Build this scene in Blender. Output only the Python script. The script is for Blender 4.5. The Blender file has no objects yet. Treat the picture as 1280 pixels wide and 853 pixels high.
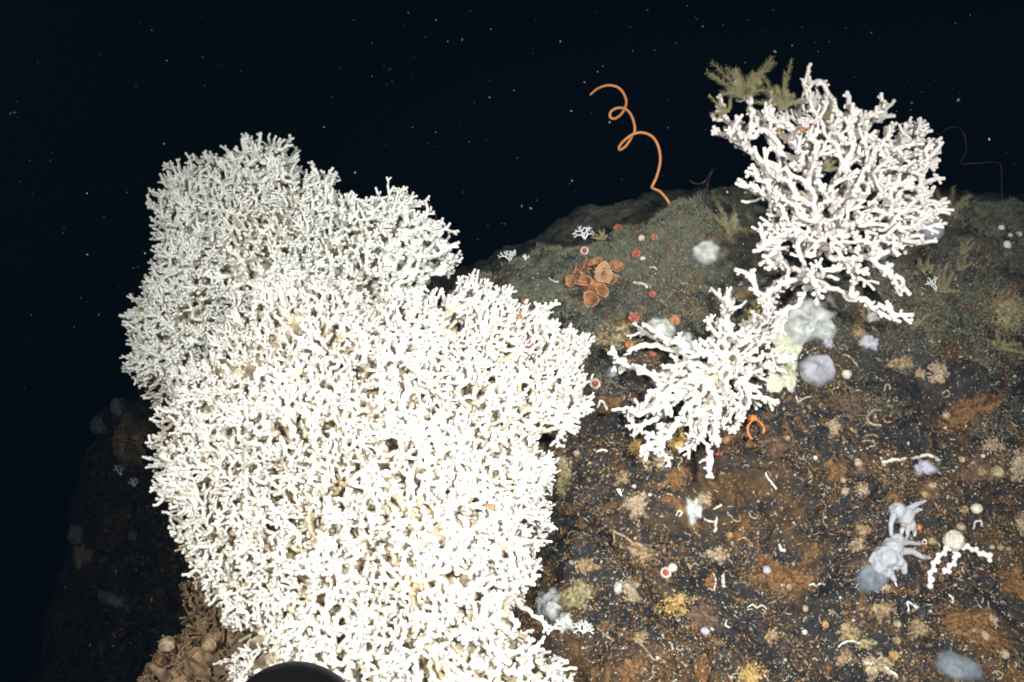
import bpy, math, random
import numpy as np
from mathutils import Vector, Matrix, kdtree, noise
from mathutils.bvhtree import BVHTree

scene = bpy.context.scene
COL = scene.collection
RNG = np.random.default_rng(11)
random.seed(11)

# ------------------------------------------------------------------ camera
FPX = 1372.5                      # focal length in photograph pixels
CAM = np.array([0.0, 0.0, 1.0])
PITCH = math.radians(15)
FWD = np.array([0, math.cos(PITCH), -math.sin(PITCH)])
RIGHT = np.array([1.0, 0, 0])
UP = np.array([0, math.sin(PITCH), math.cos(PITCH)])
cam_data = bpy.data.cameras.new('camera')
cam = bpy.data.objects.new('camera', cam_data)
COL.objects.link(cam)
cam.location = CAM
cam.rotation_euler = (math.radians(90) - PITCH, 0, 0)
cam_data.sensor_width = 36
cam_data.lens = 36 * FPX / 1280
cam_data.clip_start = 0.02
cam_data.clip_end = 300
scene.camera = cam

# ------------------------------------------------------------------ world: black deep water
world = bpy.data.worlds.new('World')
scene.world = world
world.use_nodes = True
bg = world.node_tree.nodes['Background']
bg.inputs[0].default_value = (0.0006, 0.0014, 0.0026, 1)
bg.inputs[1].default_value = 1.0

# ------------------------------------------------------------------ the diving vehicle's two flood lamps
def lamp(name, off, target, power, size, angle, color, blend=1.0):
    d = bpy.data.lights.new(name, 'SPOT')
    d.energy = power
    d.color = color
    d.spot_size = math.radians(angle)
    d.spot_blend = blend
    d.shadow_soft_size = size
    o = bpy.data.objects.new(name, d)
    COL.objects.link(o)
    p = CAM + RIGHT * off[0] + UP * off[1] + FWD * off[2]
    o.location = p
    o.rotation_euler = (Vector(target) - Vector(p)).to_track_quat('-Z', 'Y').to_euler()
    return o

def at(px, py, d):
    """photograph pixel + distance along the view axis -> world point(s)"""
    px = np.asarray(px, float); py = np.asarray(py, float); d = np.asarray(d, float)
    return (CAM + FWD * d[..., None] + RIGHT * ((px - 640) / FPX * d)[..., None]
            - UP * ((py - 426.5) / FPX * d)[..., None])

lamp('flood_lamp', (-0.26, 0.20, -0.28), at(440, 570, 1.3), 235, 0.04, 68, (1.0, 0.975, 0.91))
lamp('flood_lamp', (0.40, 0.18, -0.35), at(900, 530, 1.5), 430, 0.05, 55, (1.0, 0.985, 0.95))

scene.view_settings.view_transform = 'Standard'
scene.view_settings.look = 'None'
scene.view_settings.exposure = 0
scene.view_settings.gamma = 1
scene.cycles.max_bounces = 8
scene.cycles.diffuse_bounces = 6
scene.cycles.volume_bounces = 0
scene.cycles.filter_width = 1.9
scene.cycles.use_denoising = True

# ------------------------------------------------------------------ mesh helpers
ORIGIN = {}

def mesh_np(name, V, quads=None, tris=None, attrs=None, smooth=True):
    me = bpy.data.meshes.new(name)
    V = np.asarray(V, np.float32).reshape(-1, 3)
    nq = 0 if quads is None else len(quads)
    nt = 0 if tris is None else len(tris)
    me.vertices.add(len(V))
    me.vertices.foreach_set('co', V.ravel())
    loops = []
    if nq: loops.append(np.asarray(quads, np.int32).ravel())
    if nt: loops.append(np.asarray(tris, np.int32).ravel())
    L = np.concatenate(loops)
    me.loops.add(len(L))
    me.loops.foreach_set('vertex_index', L)
    me.polygons.add(nq + nt)
    starts = np.concatenate([np.arange(nq) * 4, nq * 4 + np.arange(nt) * 3]).astype(np.int32)
    me.polygons.foreach_set('loop_start', starts)
    me.update(calc_edges=True)
    me.validate()
    me.polygons.foreach_set('use_smooth', np.full(nq + nt, bool(smooth)))
    for k, a in (attrs or {}).items():
        a = np.asarray(a, np.float32)
        if a.ndim == 1:
            me.attributes.new(k, 'FLOAT', 'POINT').data.foreach_set('value', a)
        else:
            if a.shape[1] == 3: a = np.hstack([a, np.ones((len(a), 1), np.float32)])
            me.attributes.new(k, 'FLOAT_COLOR', 'POINT').data.foreach_set('color', a.ravel())
    return me

class MB:
    """collects quads and triangles, then links them as ONE mesh object"""
    def __init__(self): self.V = []; self.Q = []; self.T = []; self.n = 0; self.A = {}
    def add(self, V, Q=None, T=None, **attrs):
        V = np.asarray(V, float).reshape(-1, 3)
        self.V.append(V)
        if Q is not None and len(Q): self.Q.append(np.asarray(Q, int) + self.n)
        if T is not None and len(T): self.T.append(np.asarray(T, int) + self.n)
        for k, a in attrs.items():
            a = np.asarray(a, float)
            if a.ndim == 0: a = np.full(len(V), float(a))
            elif a.ndim == 1 and len(a) == 3 and k == 'tint': a = np.tile(a, (len(V), 1))
            self.A.setdefault(k, []).append(a)
        self.n += len(V)
    def build(self, name, mat, parent=None, smooth=True):
        V = np.concatenate(self.V)
        o0 = ORIGIN[parent.name] if parent else np.zeros(3)
        me = mesh_np(name, V - o0, np.concatenate(self.Q) if self.Q else None,
                     np.concatenate(self.T) if self.T else None,
                     {k: np.concatenate(v) for k, v in self.A.items()}, smooth)
        me.materials.append(mat)
        o = bpy.data.objects.new(name, me)
        COL.objects.link(o)
        if parent: o.parent = parent
        ORIGIN[o.name] = o0
        return o

def thing(name, label, cat, loc, group=None):
    o = bpy.data.objects.new(name, None)
    COL.objects.link(o)
    o.location = loc; o.empty_display_size = 0.02
    o['label'] = label; o['category'] = cat
    if group: o['group'] = group
    ORIGIN[o.name] = np.array(loc, float)
    return o

def tag(o, label, cat, group=None):
    o['label'] = label; o['category'] = cat
    if group: o['group'] = group
    return o

def unit(v): 
    v = np.asarray(v, float)
    return v / np.maximum(np.linalg.norm(v, axis=-1, keepdims=True), 1e-12)

def frames(T):
    T = unit(T)
    ref = np.where(np.abs(T[:, 2:3]) > 0.8, np.array([[1.0, 0.1, 0.0]]), np.array([[0.1, 0.2, 1.0]]))
    X = unit(np.cross(ref, T)); Y = np.cross(T, X)
    return X, Y

def catmull(P, sub=4):
    P = np.asarray(P, float)
    if len(P) < 3: sub = max(sub, 2)
    Q = np.vstack([2 * P[0] - P[1], P, 2 * P[-1] - P[-2]])
    out = []
    for i in range(1, len(Q) - 2):
        for t in np.arange(sub) / sub:
            a, b, c, d = Q[i - 1], Q[i], Q[i + 1], Q[i + 2]
            out.append(0.5 * (2 * b + (c - a) * t + (2 * a - 5 * b + 4 * c - d) * t * t + (3 * b - a - 3 * c + d) * t ** 3))
    out.append(P[-1])
    return np.array(out)

def tube(mb, P, R, sides=8, caps=True, **attrs):
    """swept tube with a parallel-transported frame and rounded ends"""
    P = np.asarray(P, float); n = len(P)
    R = np.broadcast_to(np.asarray(R, float), (n,)).copy()
    T = unit(np.gradient(P, axis=0))
    if caps:
        P = np.vstack([P[0] - T[0] * R[0] * .7, P[0] - T[0] * R[0] * .4, P, P[-1] + T[-1] * R[-1] * .4, P[-1] + T[-1] * R[-1] * .7])
        R = np.concatenate([[R[0] * .35, R[0] * .8], R, [R[-1] * .8, R[-1] * .35]])
        T = np.vstack([T[0], T[0], T, T[-1], T[-1]]); n += 4
    X = np.zeros((n, 3)); x = frames(T[:1])[0][0]
    for i in range(n):
        x = x - T[i] * x.dot(T[i]); x = x / (np.linalg.norm(x) + 1e-12); X[i] = x
    Y = np.cross(T, X)
    a = np.arange(sides) * 2 * math.pi / sides
    V = P[:, None] + R[:, None, None] * (X[:, None] * np.cos(a)[None, :, None] + Y[:, None] * np.sin(a)[None, :, None])
    V = V.reshape(-1, 3)
    i, j = np.meshgrid(np.arange(n - 1), np.arange(sides), indexing='ij')
    Q = np.stack([i * sides + j, i * sides + (j + 1) % sides, (i + 1) * sides + (j + 1) % sides, (i + 1) * sides + j], -1).reshape(-1, 4)
    V = np.vstack([V, P[0], P[-1]])
    k = np.arange(sides)
    T1 = np.stack([(k + 1) % sides, k, np.full(sides, n * sides)], -1)
    T2 = np.stack([(n - 1) * sides + k, (n - 1) * sides + (k + 1) % sides, np.full(sides, n * sides + 1)], -1)
    mb.add(V, Q, np.vstack([T1, T2]), **attrs)

def lathe(mb, base, axis, prof, sides=16, wob=0.0, rng=None, **attrs):
    """prof: list of (radius, height) turned about axis from base"""
    axis = unit(axis); X, Y = frames(axis[None]); X = X[0]; Y = Y[0]
    a = np.arange(sides) * 2 * math.pi / sides
    w = np.ones(sides)
    if wob and rng is not None:
        w = 1 + wob * (np.sin(2 * a + rng.uniform(0, 6)) * .6 + np.sin(3 * a + rng.uniform(0, 6)) * .4 + np.sin(5 * a + rng.uniform(0, 6)) * .3)
    V = []
    for r, h in prof:
        V.append(base + axis * h + (X[None] * np.cos(a)[:, None] + Y[None] * np.sin(a)[:, None]) * (r * w)[:, None])
    n = len(prof); V = np.vstack(V)
    i, j = np.meshgrid(np.arange(n - 1), np.arange(sides), indexing='ij')
    Q = np.stack([i * sides + j, i * sides + (j + 1) % sides, (i + 1) * sides + (j + 1) % sides, (i + 1) * sides + j], -1).reshape(-1, 4)
    mb.add(V, Q, None, **attrs)

_ico = {}
def ico(sub):
    if sub not in _ico:
        import bmesh
        bm = bmesh.new(); bmesh.ops.create_icosphere(bm, subdivisions=sub, radius=1)
        _ico[sub] = (np.array([v.co[:] for v in bm.verts]), np.array([[v.index for v in f.verts] for f in bm.faces])); bm.free()
    return _ico[sub]

def blob(mb, c, axes, sub=3, rough=0.1, freq=2.0, seed=0, **attrs):
    """noisy ellipsoid; axes = 3x3 rows, length = half size"""
    V, F = ico(sub)
    k = np.array([1 + rough * (noise.noise(Vector(v * freq + seed * 7.3)) + .5 * noise.noise(Vector(v * freq * 2.7 + seed * 3.1))) for v in V])
    mb.add(np.asarray(c) + (V * k[:, None]) @ np.asarray(axes), None, F, **attrs)

def remesh(mb, voxel, name='body', rough=0.0, freq=20.0):
    """weld overlapping shapes into one continuous skin, returns (V, quads)"""
    me = mesh_np('tmp', np.concatenate(mb.V), np.concatenate(mb.Q) if mb.Q else None, np.concatenate(mb.T) if mb.T else None)
    o = bpy.data.objects.new('tmp', me); COL.objects.link(o)
    m = o.modifiers.new('r', 'REMESH'); m.mode = 'VOXEL'; m.voxel_size = voxel
    s = o.modifiers.new('s', 'SMOOTH'); s.iterations = 6; s.factor = 0.5
    dg = bpy.context.evaluated_depsgraph_get()
    ev = o.evaluated_get(dg); em = ev.to_mesh()
    V = np.empty(len(em.vertices) * 3, np.float32); em.vertices.foreach_get('co', V); V = V.reshape(-1, 3)
    N = np.empty(len(em.vertices) * 3, np.float32); em.vertices.foreach_get('normal', N); N = N.reshape(-1, 3)
    Q = np.array([p.vertices[:] for p in em.polygons if len(p.vertices) == 4])
    T = [p.vertices[:] for p in em.polygons if len(p.vertices) == 3]
    ev.to_mesh_clear(); bpy.data.objects.remove(o); bpy.data.meshes.remove(me)
    if rough:
        k = np.array([noise.fractal(Vector(v * freq), 0.7, 2.2, 4) for v in V])
        V = V + N * (k * rough)[:, None]
    out = MB(); out.add(V, Q, T if T else None)
    return out

def fnoise(P, freq, octaves=4, H=0.8):
    return np.array([noise.fractal(Vector(p * freq), H, 2.1, octaves) for p in P])

# ------------------------------------------------------------------ materials
def mat(name, base, rough=0.6, var=0.25, scale=60, bump=0.3, bscale=220, sss=0.0, attr=None, spec=0.3, dark=None, coat=0.0):
    """procedural: base colour broken up by noise, fine bump; attr multiplies a colour attribute in"""
    m = bpy.data.materials.new(name); m.use_nodes = True
    nt = m.node_tree; N = nt.nodes; L = nt.links
    b = N['Principled BSDF']
    tc = N.new('ShaderNodeTexCoord')
    nz = N.new('ShaderNodeTexNoise'); nz.inputs['Scale'].default_value = scale; nz.inputs['Detail'].default_value = 5
    L.new(tc.outputs['Object'], nz.inputs['Vector'])
    ramp = N.new('ShaderNodeValToRGB')
    d = dark or tuple(c * (1 - var) for c in base); l = tuple(min(1, c * (1 + var * .6)) for c in base)
    ramp.color_ramp.elements[0].position = .32; ramp.color_ramp.elements[1].position = .68
    ramp.color_ramp.elements[0].color = (*d, 1); ramp.color_ramp.elements[1].color = (*l, 1)
    L.new(nz.outputs['Fac'], ramp.inputs['Fac'])
    col = ramp.outputs['Color']
    if attr:
        at_ = N.new('ShaderNodeAttribute'); at_.attribute_name = attr
        mx = N.new('ShaderNodeMix'); mx.data_type = 'RGBA'; mx.blend_type = 'MULTIPLY'; mx.inputs[0].default_value = 1
        L.new(col, mx.inputs[6]); L.new(at_.outputs['Color'], mx.inputs[7]); col = mx.outputs[2]
    L.new(col, b.inputs['Base Color'])
    b.inputs['Roughness'].default_value = rough
    b.inputs['Specular IOR Level'].default_value = spec
    if sss:
        b.inputs['Subsurface Weight'].default_value = sss
        b.inputs['Subsurface Radius'].default_value = (1, .9, .8)
        b.inputs['Subsurface Scale'].default_value = 0.008
    if coat: b.inputs['Coat Weight'].default_value = coat
    if bump:
        n2 = N.new('ShaderNodeTexNoise'); n2.inputs['Scale'].default_value = bscale; n2.inputs['Detail'].default_value = 4
        L.new(tc.outputs['Object'], n2.inputs['Vector'])
        bp = N.new('ShaderNodeBump'); bp.inputs['Strength'].default_value = bump; bp.inputs['Distance'].default_value = 0.002
        L.new(n2.outputs['Fac'], bp.inputs['Height']); L.new(bp.outputs['Normal'], b.inputs['Normal'])
    return m

def coral_mat(name, tip, live, dead):
    """living white skeleton towards the tips, bare tan skeleton on the old wood near the base (attribute age: 0 tip, 1 old)"""
    m = mat(name, live, rough=.55, var=.06, scale=90, bump=.25, bscale=420)
    nt = m.node_tree; N = nt.nodes; L = nt.links; b = N['Principled BSDF']
    src = b.inputs['Base Color'].links[0].from_socket
    a = N.new('ShaderNodeAttribute'); a.attribute_name = 'age'
    nz = N.new('ShaderNodeTexNoise'); nz.inputs['Scale'].default_value = 28; nz.inputs['Detail'].default_value = 3
    tc = N.new('ShaderNodeTexCoord'); L.new(tc.outputs['Object'], nz.inputs['Vector'])
    ad = N.new('ShaderNodeMath'); ad.operation = 'MULTIPLY_ADD'; ad.inputs[1].default_value = 0.55; ad.inputs[2].default_value = -0.27
    L.new(nz.outputs['Fac'], ad.inputs[0])
    sm = N.new('ShaderNodeMath'); sm.operation = 'ADD'; L.new(a.outputs['Fac'], sm.inputs[0]); L.new(ad.outputs[0], sm.inputs[1])
    r = N.new('ShaderNodeValToRGB')
    r.color_ramp.elements[0].position = .45; r.color_ramp.elements[0].color = (0, 0, 0, 1)
    r.color_ramp.elements[1].position = .95; r.color_ramp.elements[1].color = (1, 1, 1, 1)
    L.new(sm.outputs[0], r.inputs['Fac'])
    mx = N.new('ShaderNodeMix'); mx.data_type = 'RGBA'
    L.new(r.outputs['Color'], mx.inputs[0]); L.new(src, mx.inputs[6]); mx.inputs[7].default_value = (*dead, 1)
    L.new(mx.outputs[2], b.inputs['Base Color'])
    return m

M = {}
M['coral'] = coral_mat('white_coral', None, (.84, .82, .77), (.60, .51, .36))
M['coral_grey'] = coral_mat('cream_coral', None, (.85, .86, .81), (.56, .51, .38))
M['coral_pink'] = coral_mat('pinkish_white_coral', None, (.80, .76, .72), (.45, .34, .24))
M['dead'] = mat('dead_coral', (.27, .19, .11), var=.5, scale=55, bump=.8, bscale=300, dark=(.08, .05, .03))
M['framework'] = mat('old_coral_framework', (.48, .41, .29), var=.5, scale=30, bump=.8, bscale=160, dark=(.16, .13, .085))
M['whip'] = mat('orange_whip', (.64, .27, .10), rough=.5, var=.15, scale=200)
M['whip_dark'] = mat('dull_whip', (.085, .04, .028), rough=.6)
M['hydroid'] = mat('olive_hydroid', (.33, .30, .16), rough=.8, var=.3, scale=80, bump=0)
M['turf'] = mat('turf', (1, 1, 1), rough=.85, var=.2, scale=50, bump=0, attr='tint')
M['grit'] = mat('grit', (1, 1, 1), rough=.7, var=.2, scale=400, bump=.2, attr='tint')
M['blue_sponge'] = mat('pale_blue_sponge', (.62, .65, .62), rough=.55, var=.2, scale=90, bump=.35, sss=.7, dark=(.40, .43, .42))
M['lilac_sponge'] = mat('lilac_sponge', (.52, .53, .60), rough=.5, var=.14, scale=130, bump=.5, sss=.6)
M['green_sponge'] = mat('pale_green_sponge', (.58, .60, .46), rough=.7, var=.25, scale=110, bump=.6)
M['cream'] = mat('cream_sponge', (.44, .36, .24), rough=.7, var=.3, scale=210, bump=1.0, dark=(.16, .11, .065))
M['white'] = mat('white_tube', (.68, .63, .54), rough=.5, var=.35, scale=150, bump=.2)
M['tan'] = mat('tan_sponge', (.36, .27, .15), rough=.8, var=.45, scale=210, bump=1.0, dark=(.10, .065, .035))
M['olive'] = mat('olive_sponge', (.33, .28, .15), rough=.85, var=.4, scale=210, bump=1.0, dark=(.10, .085, .05))
M['rust'] = mat('rust_crust', (.22, .115, .045), rough=.75, var=.5, scale=210, bump=1.0, dark=(.055, .03, .018))
M['brown'] = mat('brown_sponge', (.15, .095, .06), rough=.6, var=.45, scale=210, bump=1.0, dark=(.05, .03, .022))
M['yellow'] = mat('yellow_sponge', (.46, .33, .12), rough=.75, var=.35, scale=210, bump=1.0, dark=(.20, .12, .04))
M['orange'] = mat('orange_animal', (.70, .25, .05), rough=.45, var=.2, scale=150, dark=(.45, .13, .03))
M['salmon'] = mat('salmon_cups', (.40, .18, .085), rough=.5, var=.55, scale=170, bump=.9, sss=.1)
M['salmon_pale'] = mat('pale_salmon', (.52, .32, .19), rough=.5, var=.2, scale=120, bump=.3, sss=.2)
M['red'] = mat('red_anemone', (.34, .07, .06), rough=.45, var=.3, scale=200, bump=.2)
M['pink'] = mat('pink_rim', (.72, .52, .46), rough=.5, var=.2, scale=200, bump=.2)
M['hydrocoral'] = mat('white_hydrocoral', (.76, .80, .82), rough=.5, var=.08)
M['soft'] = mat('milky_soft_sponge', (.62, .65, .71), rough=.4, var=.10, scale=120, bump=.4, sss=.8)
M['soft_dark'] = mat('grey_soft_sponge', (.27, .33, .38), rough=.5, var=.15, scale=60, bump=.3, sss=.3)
M['snow'] = mat('marine_snow', (.22, .24, .26), rough=.8, bump=0)
M['rubber'] = mat('black_housing', (.004, .004, .0045), rough=.5, spec=.12, var=.2, scale=30, bump=.05)
M['metal'] = mat('dark_metal', (.02, .02, .022), rough=.3, var=.2)
M['pen'] = mat('olive_rod', (.13, .13, .05), rough=.7)
M['silt'] = mat('silt', (.06, .055, .05), rough=.9, scale=2, bump=.3, bscale=12)

for k in ('tan', 'rust', 'brown', 'olive', 'cream', 'yellow'):            # thin crusts break up towards their rims
    nt = M[k].node_tree; a_ = nt.nodes.new('ShaderNodeAttribute'); a_.attribute_name = 'rim'
    n_ = nt.nodes.new('ShaderNodeTexNoise'); n_.inputs['Scale'].default_value = 190; n_.inputs['Detail'].default_value = 5
    t_ = nt.nodes.new('ShaderNodeTexCoord'); nt.links.new(t_.outputs['Object'], n_.inputs['Vector'])
    s1 = nt.nodes.new('ShaderNodeMath'); s1.operation = 'MULTIPLY_ADD'; s1.inputs[1].default_value = -.75; s1.inputs[2].default_value = .95; nt.links.new(a_.outputs['Fac'], s1.inputs[0])
    s2 = nt.nodes.new('ShaderNodeMath'); s2.operation = 'ADD'; nt.links.new(s1.outputs[0], s2.inputs[0]); nt.links.new(n_.outputs['Fac'], s2.inputs[1])
    s3 = nt.nodes.new('ShaderNodeMapRange'); s3.inputs[1].default_value = .78; s3.inputs[2].default_value = .98; nt.links.new(s2.outputs[0], s3.inputs[0])
    nt.links.new(s3.outputs[0], nt.nodes['Principled BSDF'].inputs['Alpha'])
for k, a in (('soft', .66), ('soft_dark', .62), ('lilac_sponge', .80), ('blue_sponge', .86)):     # jelly-like, thin at the rim: the rock shows faintly through
    nt = M[k].node_tree; a_ = nt.nodes.new('ShaderNodeAttribute'); a_.attribute_name = 'rim'
    r_ = nt.nodes.new('ShaderNodeMapRange'); r_.interpolation_type = 'SMOOTHSTEP'; r_.inputs[1].default_value = .62; r_.inputs[2].default_value = 1.02; r_.inputs[3].default_value = a; r_.inputs[4].default_value = .08
    nt.links.new(a_.outputs['Fac'], r_.inputs[0]); nt.links.new(r_.outputs[0], nt.nodes['Principled BSDF'].inputs['Alpha'])

def rock_mat():
    m = bpy.data.materials.new('rock'); m.use_nodes = True
    nt = m.node_tree; N = nt.nodes; L = nt.links; b = N['Principled BSDF']
    tc = N.new('ShaderNodeTexCoord')
    def nz(scale, detail=6, rough=.6, dist=0.0):
        n = N.new('ShaderNodeTexNoise'); n.inputs['Scale'].default_value = scale; n.inputs['Detail'].default_value = detail
        n.inputs['Roughness'].default_value = rough; n.inputs['Distortion'].default_value = dist
        L.new(tc.outputs['Object'], n.inputs['Vector']); return n.outputs['Fac']
    def ramp(src, p0, p1, c0=(0, 0, 0), c1=(1, 1, 1)):
        r = N.new('ShaderNodeValToRGB'); r.color_ramp.elements[0].position = p0; r.color_ramp.elements[1].position = p1
        r.color_ramp.elements[0].color = (*c0, 1); r.color_ramp.elements[1].color = (*c1, 1)
        L.new(src, r.inputs['Fac']); return r.outputs['Color']
    def mix(f, a, c):
        x = N.new('ShaderNodeMix'); x.data_type = 'RGBA'; L.new(f, x.inputs[0])
        for s, i in ((a, 6), (c, 7)):
            if isinstance(s, tuple): x.inputs[i].default_value = (*s, 1)
            else: L.new(s, x.inputs[i])
        return x.outputs[2]
    def mul(a, c):
        x = N.new('ShaderNodeMath'); x.operation = 'MULTIPLY'
        for s, i in ((a, 0), (c, 1)):
            if isinstance(s, float): x.inputs[i].default_value = s
            else: L.new(s, x.inputs[i])
        return x.outputs[0]
    slate = ramp(nz(45), .3, .75, (.009, .011, .014), (.036, .037, .038))
    brown = ramp(nz(60), .3, .7, (.022, .014, .008), (.13, .075, .030))
    col = mix(ramp(nz(7, 7, .72, .9), .50, .64), slate, brown)
    rust = ramp(nz(80), .35, .7, (.09, .040, .012), (.36, .19, .06))
    col = mix(ramp(nz(14, 6, .72, 1.2), .565, .66), col, rust)
    u = N.new('ShaderNodeAttribute'); u.attribute_name = 'upper'
    olive = ramp(nz(70), .3, .7, (.038, .047, .043), (.14, .145, .10))
    col = mix(mul(u.outputs['Fac'], ramp(nz(13, 5, .6, .4), .40, .56)), col, olive)
    col = mix(ramp(nz(170, 3, .6), .63, .70), col, (.24, .19, .12))       # pale crust specks
    col = mix(ramp(nz(320, 2, .5), .69, .75), col, (.5, .46, .38))
    L.new(col, b.inputs['Base Color'])
    b.inputs['Roughness'].default_value = .7; b.inputs['Specular IOR Level'].default_value = .25
    bp = N.new('ShaderNodeBump'); bp.inputs['Strength'].default_value = .9; bp.inputs['Distance'].default_value = .004
    L.new(nz(120, 8, .65), bp.inputs['Height']); L.new(bp.outputs['Normal'], b.inputs['Normal'])
    return m
M['rock'] = rock_mat()

# ------------------------------------------------------------------ the rock outcrop
KX  = [-500, -150, 0, 60, 84, 100, 118, 150, 200, 300, 400, 480, 580, 640, 700, 760, 830, 880, 930, 1000, 1200, 1280, 1500, 1800, 2100]
KY  = [1150, 1050, 930, 780, 700, 610, 525, 502, 496, 470, 430, 400, 350, 326, 310, 286, 259, 246, 241, 243, 248, 247, 255, 320, 450]
KDR = [3.9, 3.7, 3.5, 3.35, 3.3, 3.25, 3.15, 3.1, 2.9, 2.5, 2.05, 1.95, 1.88, 1.86, 1.85, 1.85, 1.85, 1.85, 1.85, 1.86, 1.95, 2.0, 2.2, 2.5, 2.9]
KDF = [3.3, 3.1, 3.0, 2.9, 2.8, 2.8, 2.7, 2.6, 2.4, 1.8, 1.45, 1.35, 1.25, 1.2, 1.16, 1.13, 1.1, 1.1, 1.1, 1.1, 1.1, 1.12, 1.25, 1.5, 1.8]
def rock_depth(px, py):
    R = np.interp(px, KX, KY); dr = np.interp(px, KX, KDR); df = np.interp(px, KX, KDF)
    s = np.clip((py - R) / (1250 - R), 0, 1)
    return dr - (dr - df) * (.30 * np.sqrt(s) + .70 * s)

NX, NS, NB = 470, 330, 40
pxs = np.concatenate([np.linspace(-500, 60, 40)[:-1], np.linspace(60, 560, 110)[:-1], np.linspace(560, 1330, 330)[:-1], np.linspace(1330, 2100, 60)])
# smooth the kinks of the crest line
kk = np.interp(np.arange(-500, 2101), KX, KY)
kern = np.hanning(41); kern /= kern.sum()
kk = np.convolve(np.pad(kk, 20, mode='edge'), kern, mode='valid')
KX, KYs = list(range(-500, 2101)), list(kk)
KDR = list(np.convolve(np.pad(np.interp(KX, [-500, -150, 0, 60, 84, 100, 118, 150, 200, 300, 400, 480, 580, 640, 700, 760, 830, 880, 930, 1000, 1200, 1280, 1500, 1800, 2100], KDR), 20, mode='edge'), kern, mode='valid'))
KDF = list(np.convolve(np.pad(np.interp(KX, [-500, -150, 0, 60, 84, 100, 118, 150, 200, 300, 400, 480, 580, 640, 700, 760, 830, 880, 930, 1000, 1200, 1280, 1500, 1800, 2100], KDF), 20, mode='edge'), kern, mode='valid'))
KY = KYs
nx = len(pxs)
s = np.linspace(0, 1, NS) ** 1.25
R = np.interp(pxs, KX, KY)
PX = np.repeat(pxs[None], NS, 0)
PY = R[None] + s[:, None] * (1250 - R[None])
front = at(PX, PY, rock_depth(PX, PY))                       # (NS, nx, 3)
k = np.linspace(0, 1, NB + 1)[1:]
back = front[0][None] + np.stack([np.zeros((NB, nx)), np.repeat((k * 1.6)[:, None], nx, 1), np.repeat((-0.02 * k - 1.6 * k ** 2.2)[:, None], nx, 1)], -1)
G = np.concatenate([back[::-1], front], 0)                   # rows: far foot ... crest ... near foot
ny = G.shape[0]
V = G.reshape(-1, 3)
gy, gx = np.gradient(G, axis=0), np.gradient(G, axis=1)
Nn = unit(np.cross(gy, gx)).reshape(-1, 3)
if Nn[:, 2].mean() < 0: Nn = -Nn
disp = 0.030 * fnoise(V, 5.0, 3) + 0.010 * fnoise(V + 3.1, 17, 4) + 0.0045 * fnoise(V + 7.7, 60, 4)
# bedding cracks running down across the face
q = V @ np.array([[.5], [.62], [-.6]]); w = V @ np.array([.83, -.5, .25])
warp = 0.06 * fnoise(V + 1.3, 4, 3)
cr = np.abs(((q[:, 0] + warp) * 5.2) % 1.0 - .5)
cm = np.clip(fnoise(V + 9.2, 3.2, 2) * 1.6 + .15, 0, 1)
disp -= 0.014 * np.exp(-(cr / .045) ** 2) * cm
CLEFTS = [([(1290, 486), (1240, 498), (1186, 506), (1144, 514), (1118, 526), (1122, 544), (1138, 564), (1150, 600)], .020, 5), ([(870, 566), (905, 556), (955, 545), (1000, 538), (1060, 542), (1112, 548)], .016, 4),
          ([(680, 575), (730, 548), (772, 532), (812, 530)], .022, 9), ([(640, 640), (720, 650), (766, 690), (800, 740), (836, 780)], .020, 9), ([(826, 792), (866, 800), (886, 822), (884, 862)], .014, 4),
          ([(1020, 735), (1048, 704), (1072, 690), (1098, 668)], .016, 6), ([(1020, 640), (1066, 636), (1098, 616)], .012, 5), ([(930, 600), (960, 640), (958, 690)], .010, 5), ([(1200, 640), (1240, 610), (1290, 606)], .012, 4), ([(1130, 760), (1180, 730), (1230, 728)], .014, 6), ([(700, 420), (760, 470), (830, 490)], .012, 7)]
flat_px, flat_py = PX.ravel(), PY.ravel(); o_ = NB * nx
wob = 5 * np.array([noise.fractal(Vector((a * .03, b * .03, 1.7)), .8, 2.1, 3) for a, b in zip(flat_px, flat_py)])
for pts, dep, wid in CLEFTS:
    c3 = catmull(np.array([[a, b, 0] for a, b in pts], float), 3)[:, :2]
    near_ = (flat_px > c3[:, 0].min() - 60) & (flat_px < c3[:, 0].max() + 60) & (flat_py > c3[:, 1].min() - 60) & (flat_py < c3[:, 1].max() + 60)
    ii = np.nonzero(near_)[0]; Pq = np.stack([flat_px[ii] + wob[ii], flat_py[ii] + wob[ii] * .8], -1); best = np.full(len(ii), 1e9); side = np.zeros(len(ii)); along = np.zeros(len(ii))
    for a, b in zip(c3[:-1], c3[1:]):
        ab = b - a; t = np.clip(((Pq - a) @ ab) / (ab @ ab), 0, 1); r_ = Pq - a - t[:, None] * ab; dd = np.linalg.norm(r_, axis=1)
        m_ = dd < best; best[m_] = dd[m_]; side[m_] = np.sign(ab[0] * r_[m_, 1] - ab[1] * r_[m_, 0])
    disp[o_ + ii] -= dep * np.exp(-(best / wid) ** 2) - dep * .45 * (side < 0) * np.exp(-(best / 30) ** 2) * (1 - np.exp(-(best / wid) ** 2))
pit = fnoise(V + 21.0, 30, 2)
disp -= 0.008 * np.clip(pit - .25, 0, 1)
edge = np.zeros((ny, nx)); edge[:NB] = 1
V = V + Nn * disp[:, None]
i, j = np.meshgrid(np.arange(ny - 1), np.arange(nx - 1), indexing='ij')
Q = np.stack([i * nx + j, (i + 1) * nx + j, (i + 1) * nx + j + 1, i * nx + j + 1], -1).reshape(-1, 4)
srow = np.concatenate([np.zeros(NB), s])
upper = np.clip(1.25 - srow / .17, 0, 1)
upper = np.repeat(upper[:, None], nx, 1)
upper *= np.interp(pxs, [300, 480, 760, 2000], [0, .8, 1, 1])[None]
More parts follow.
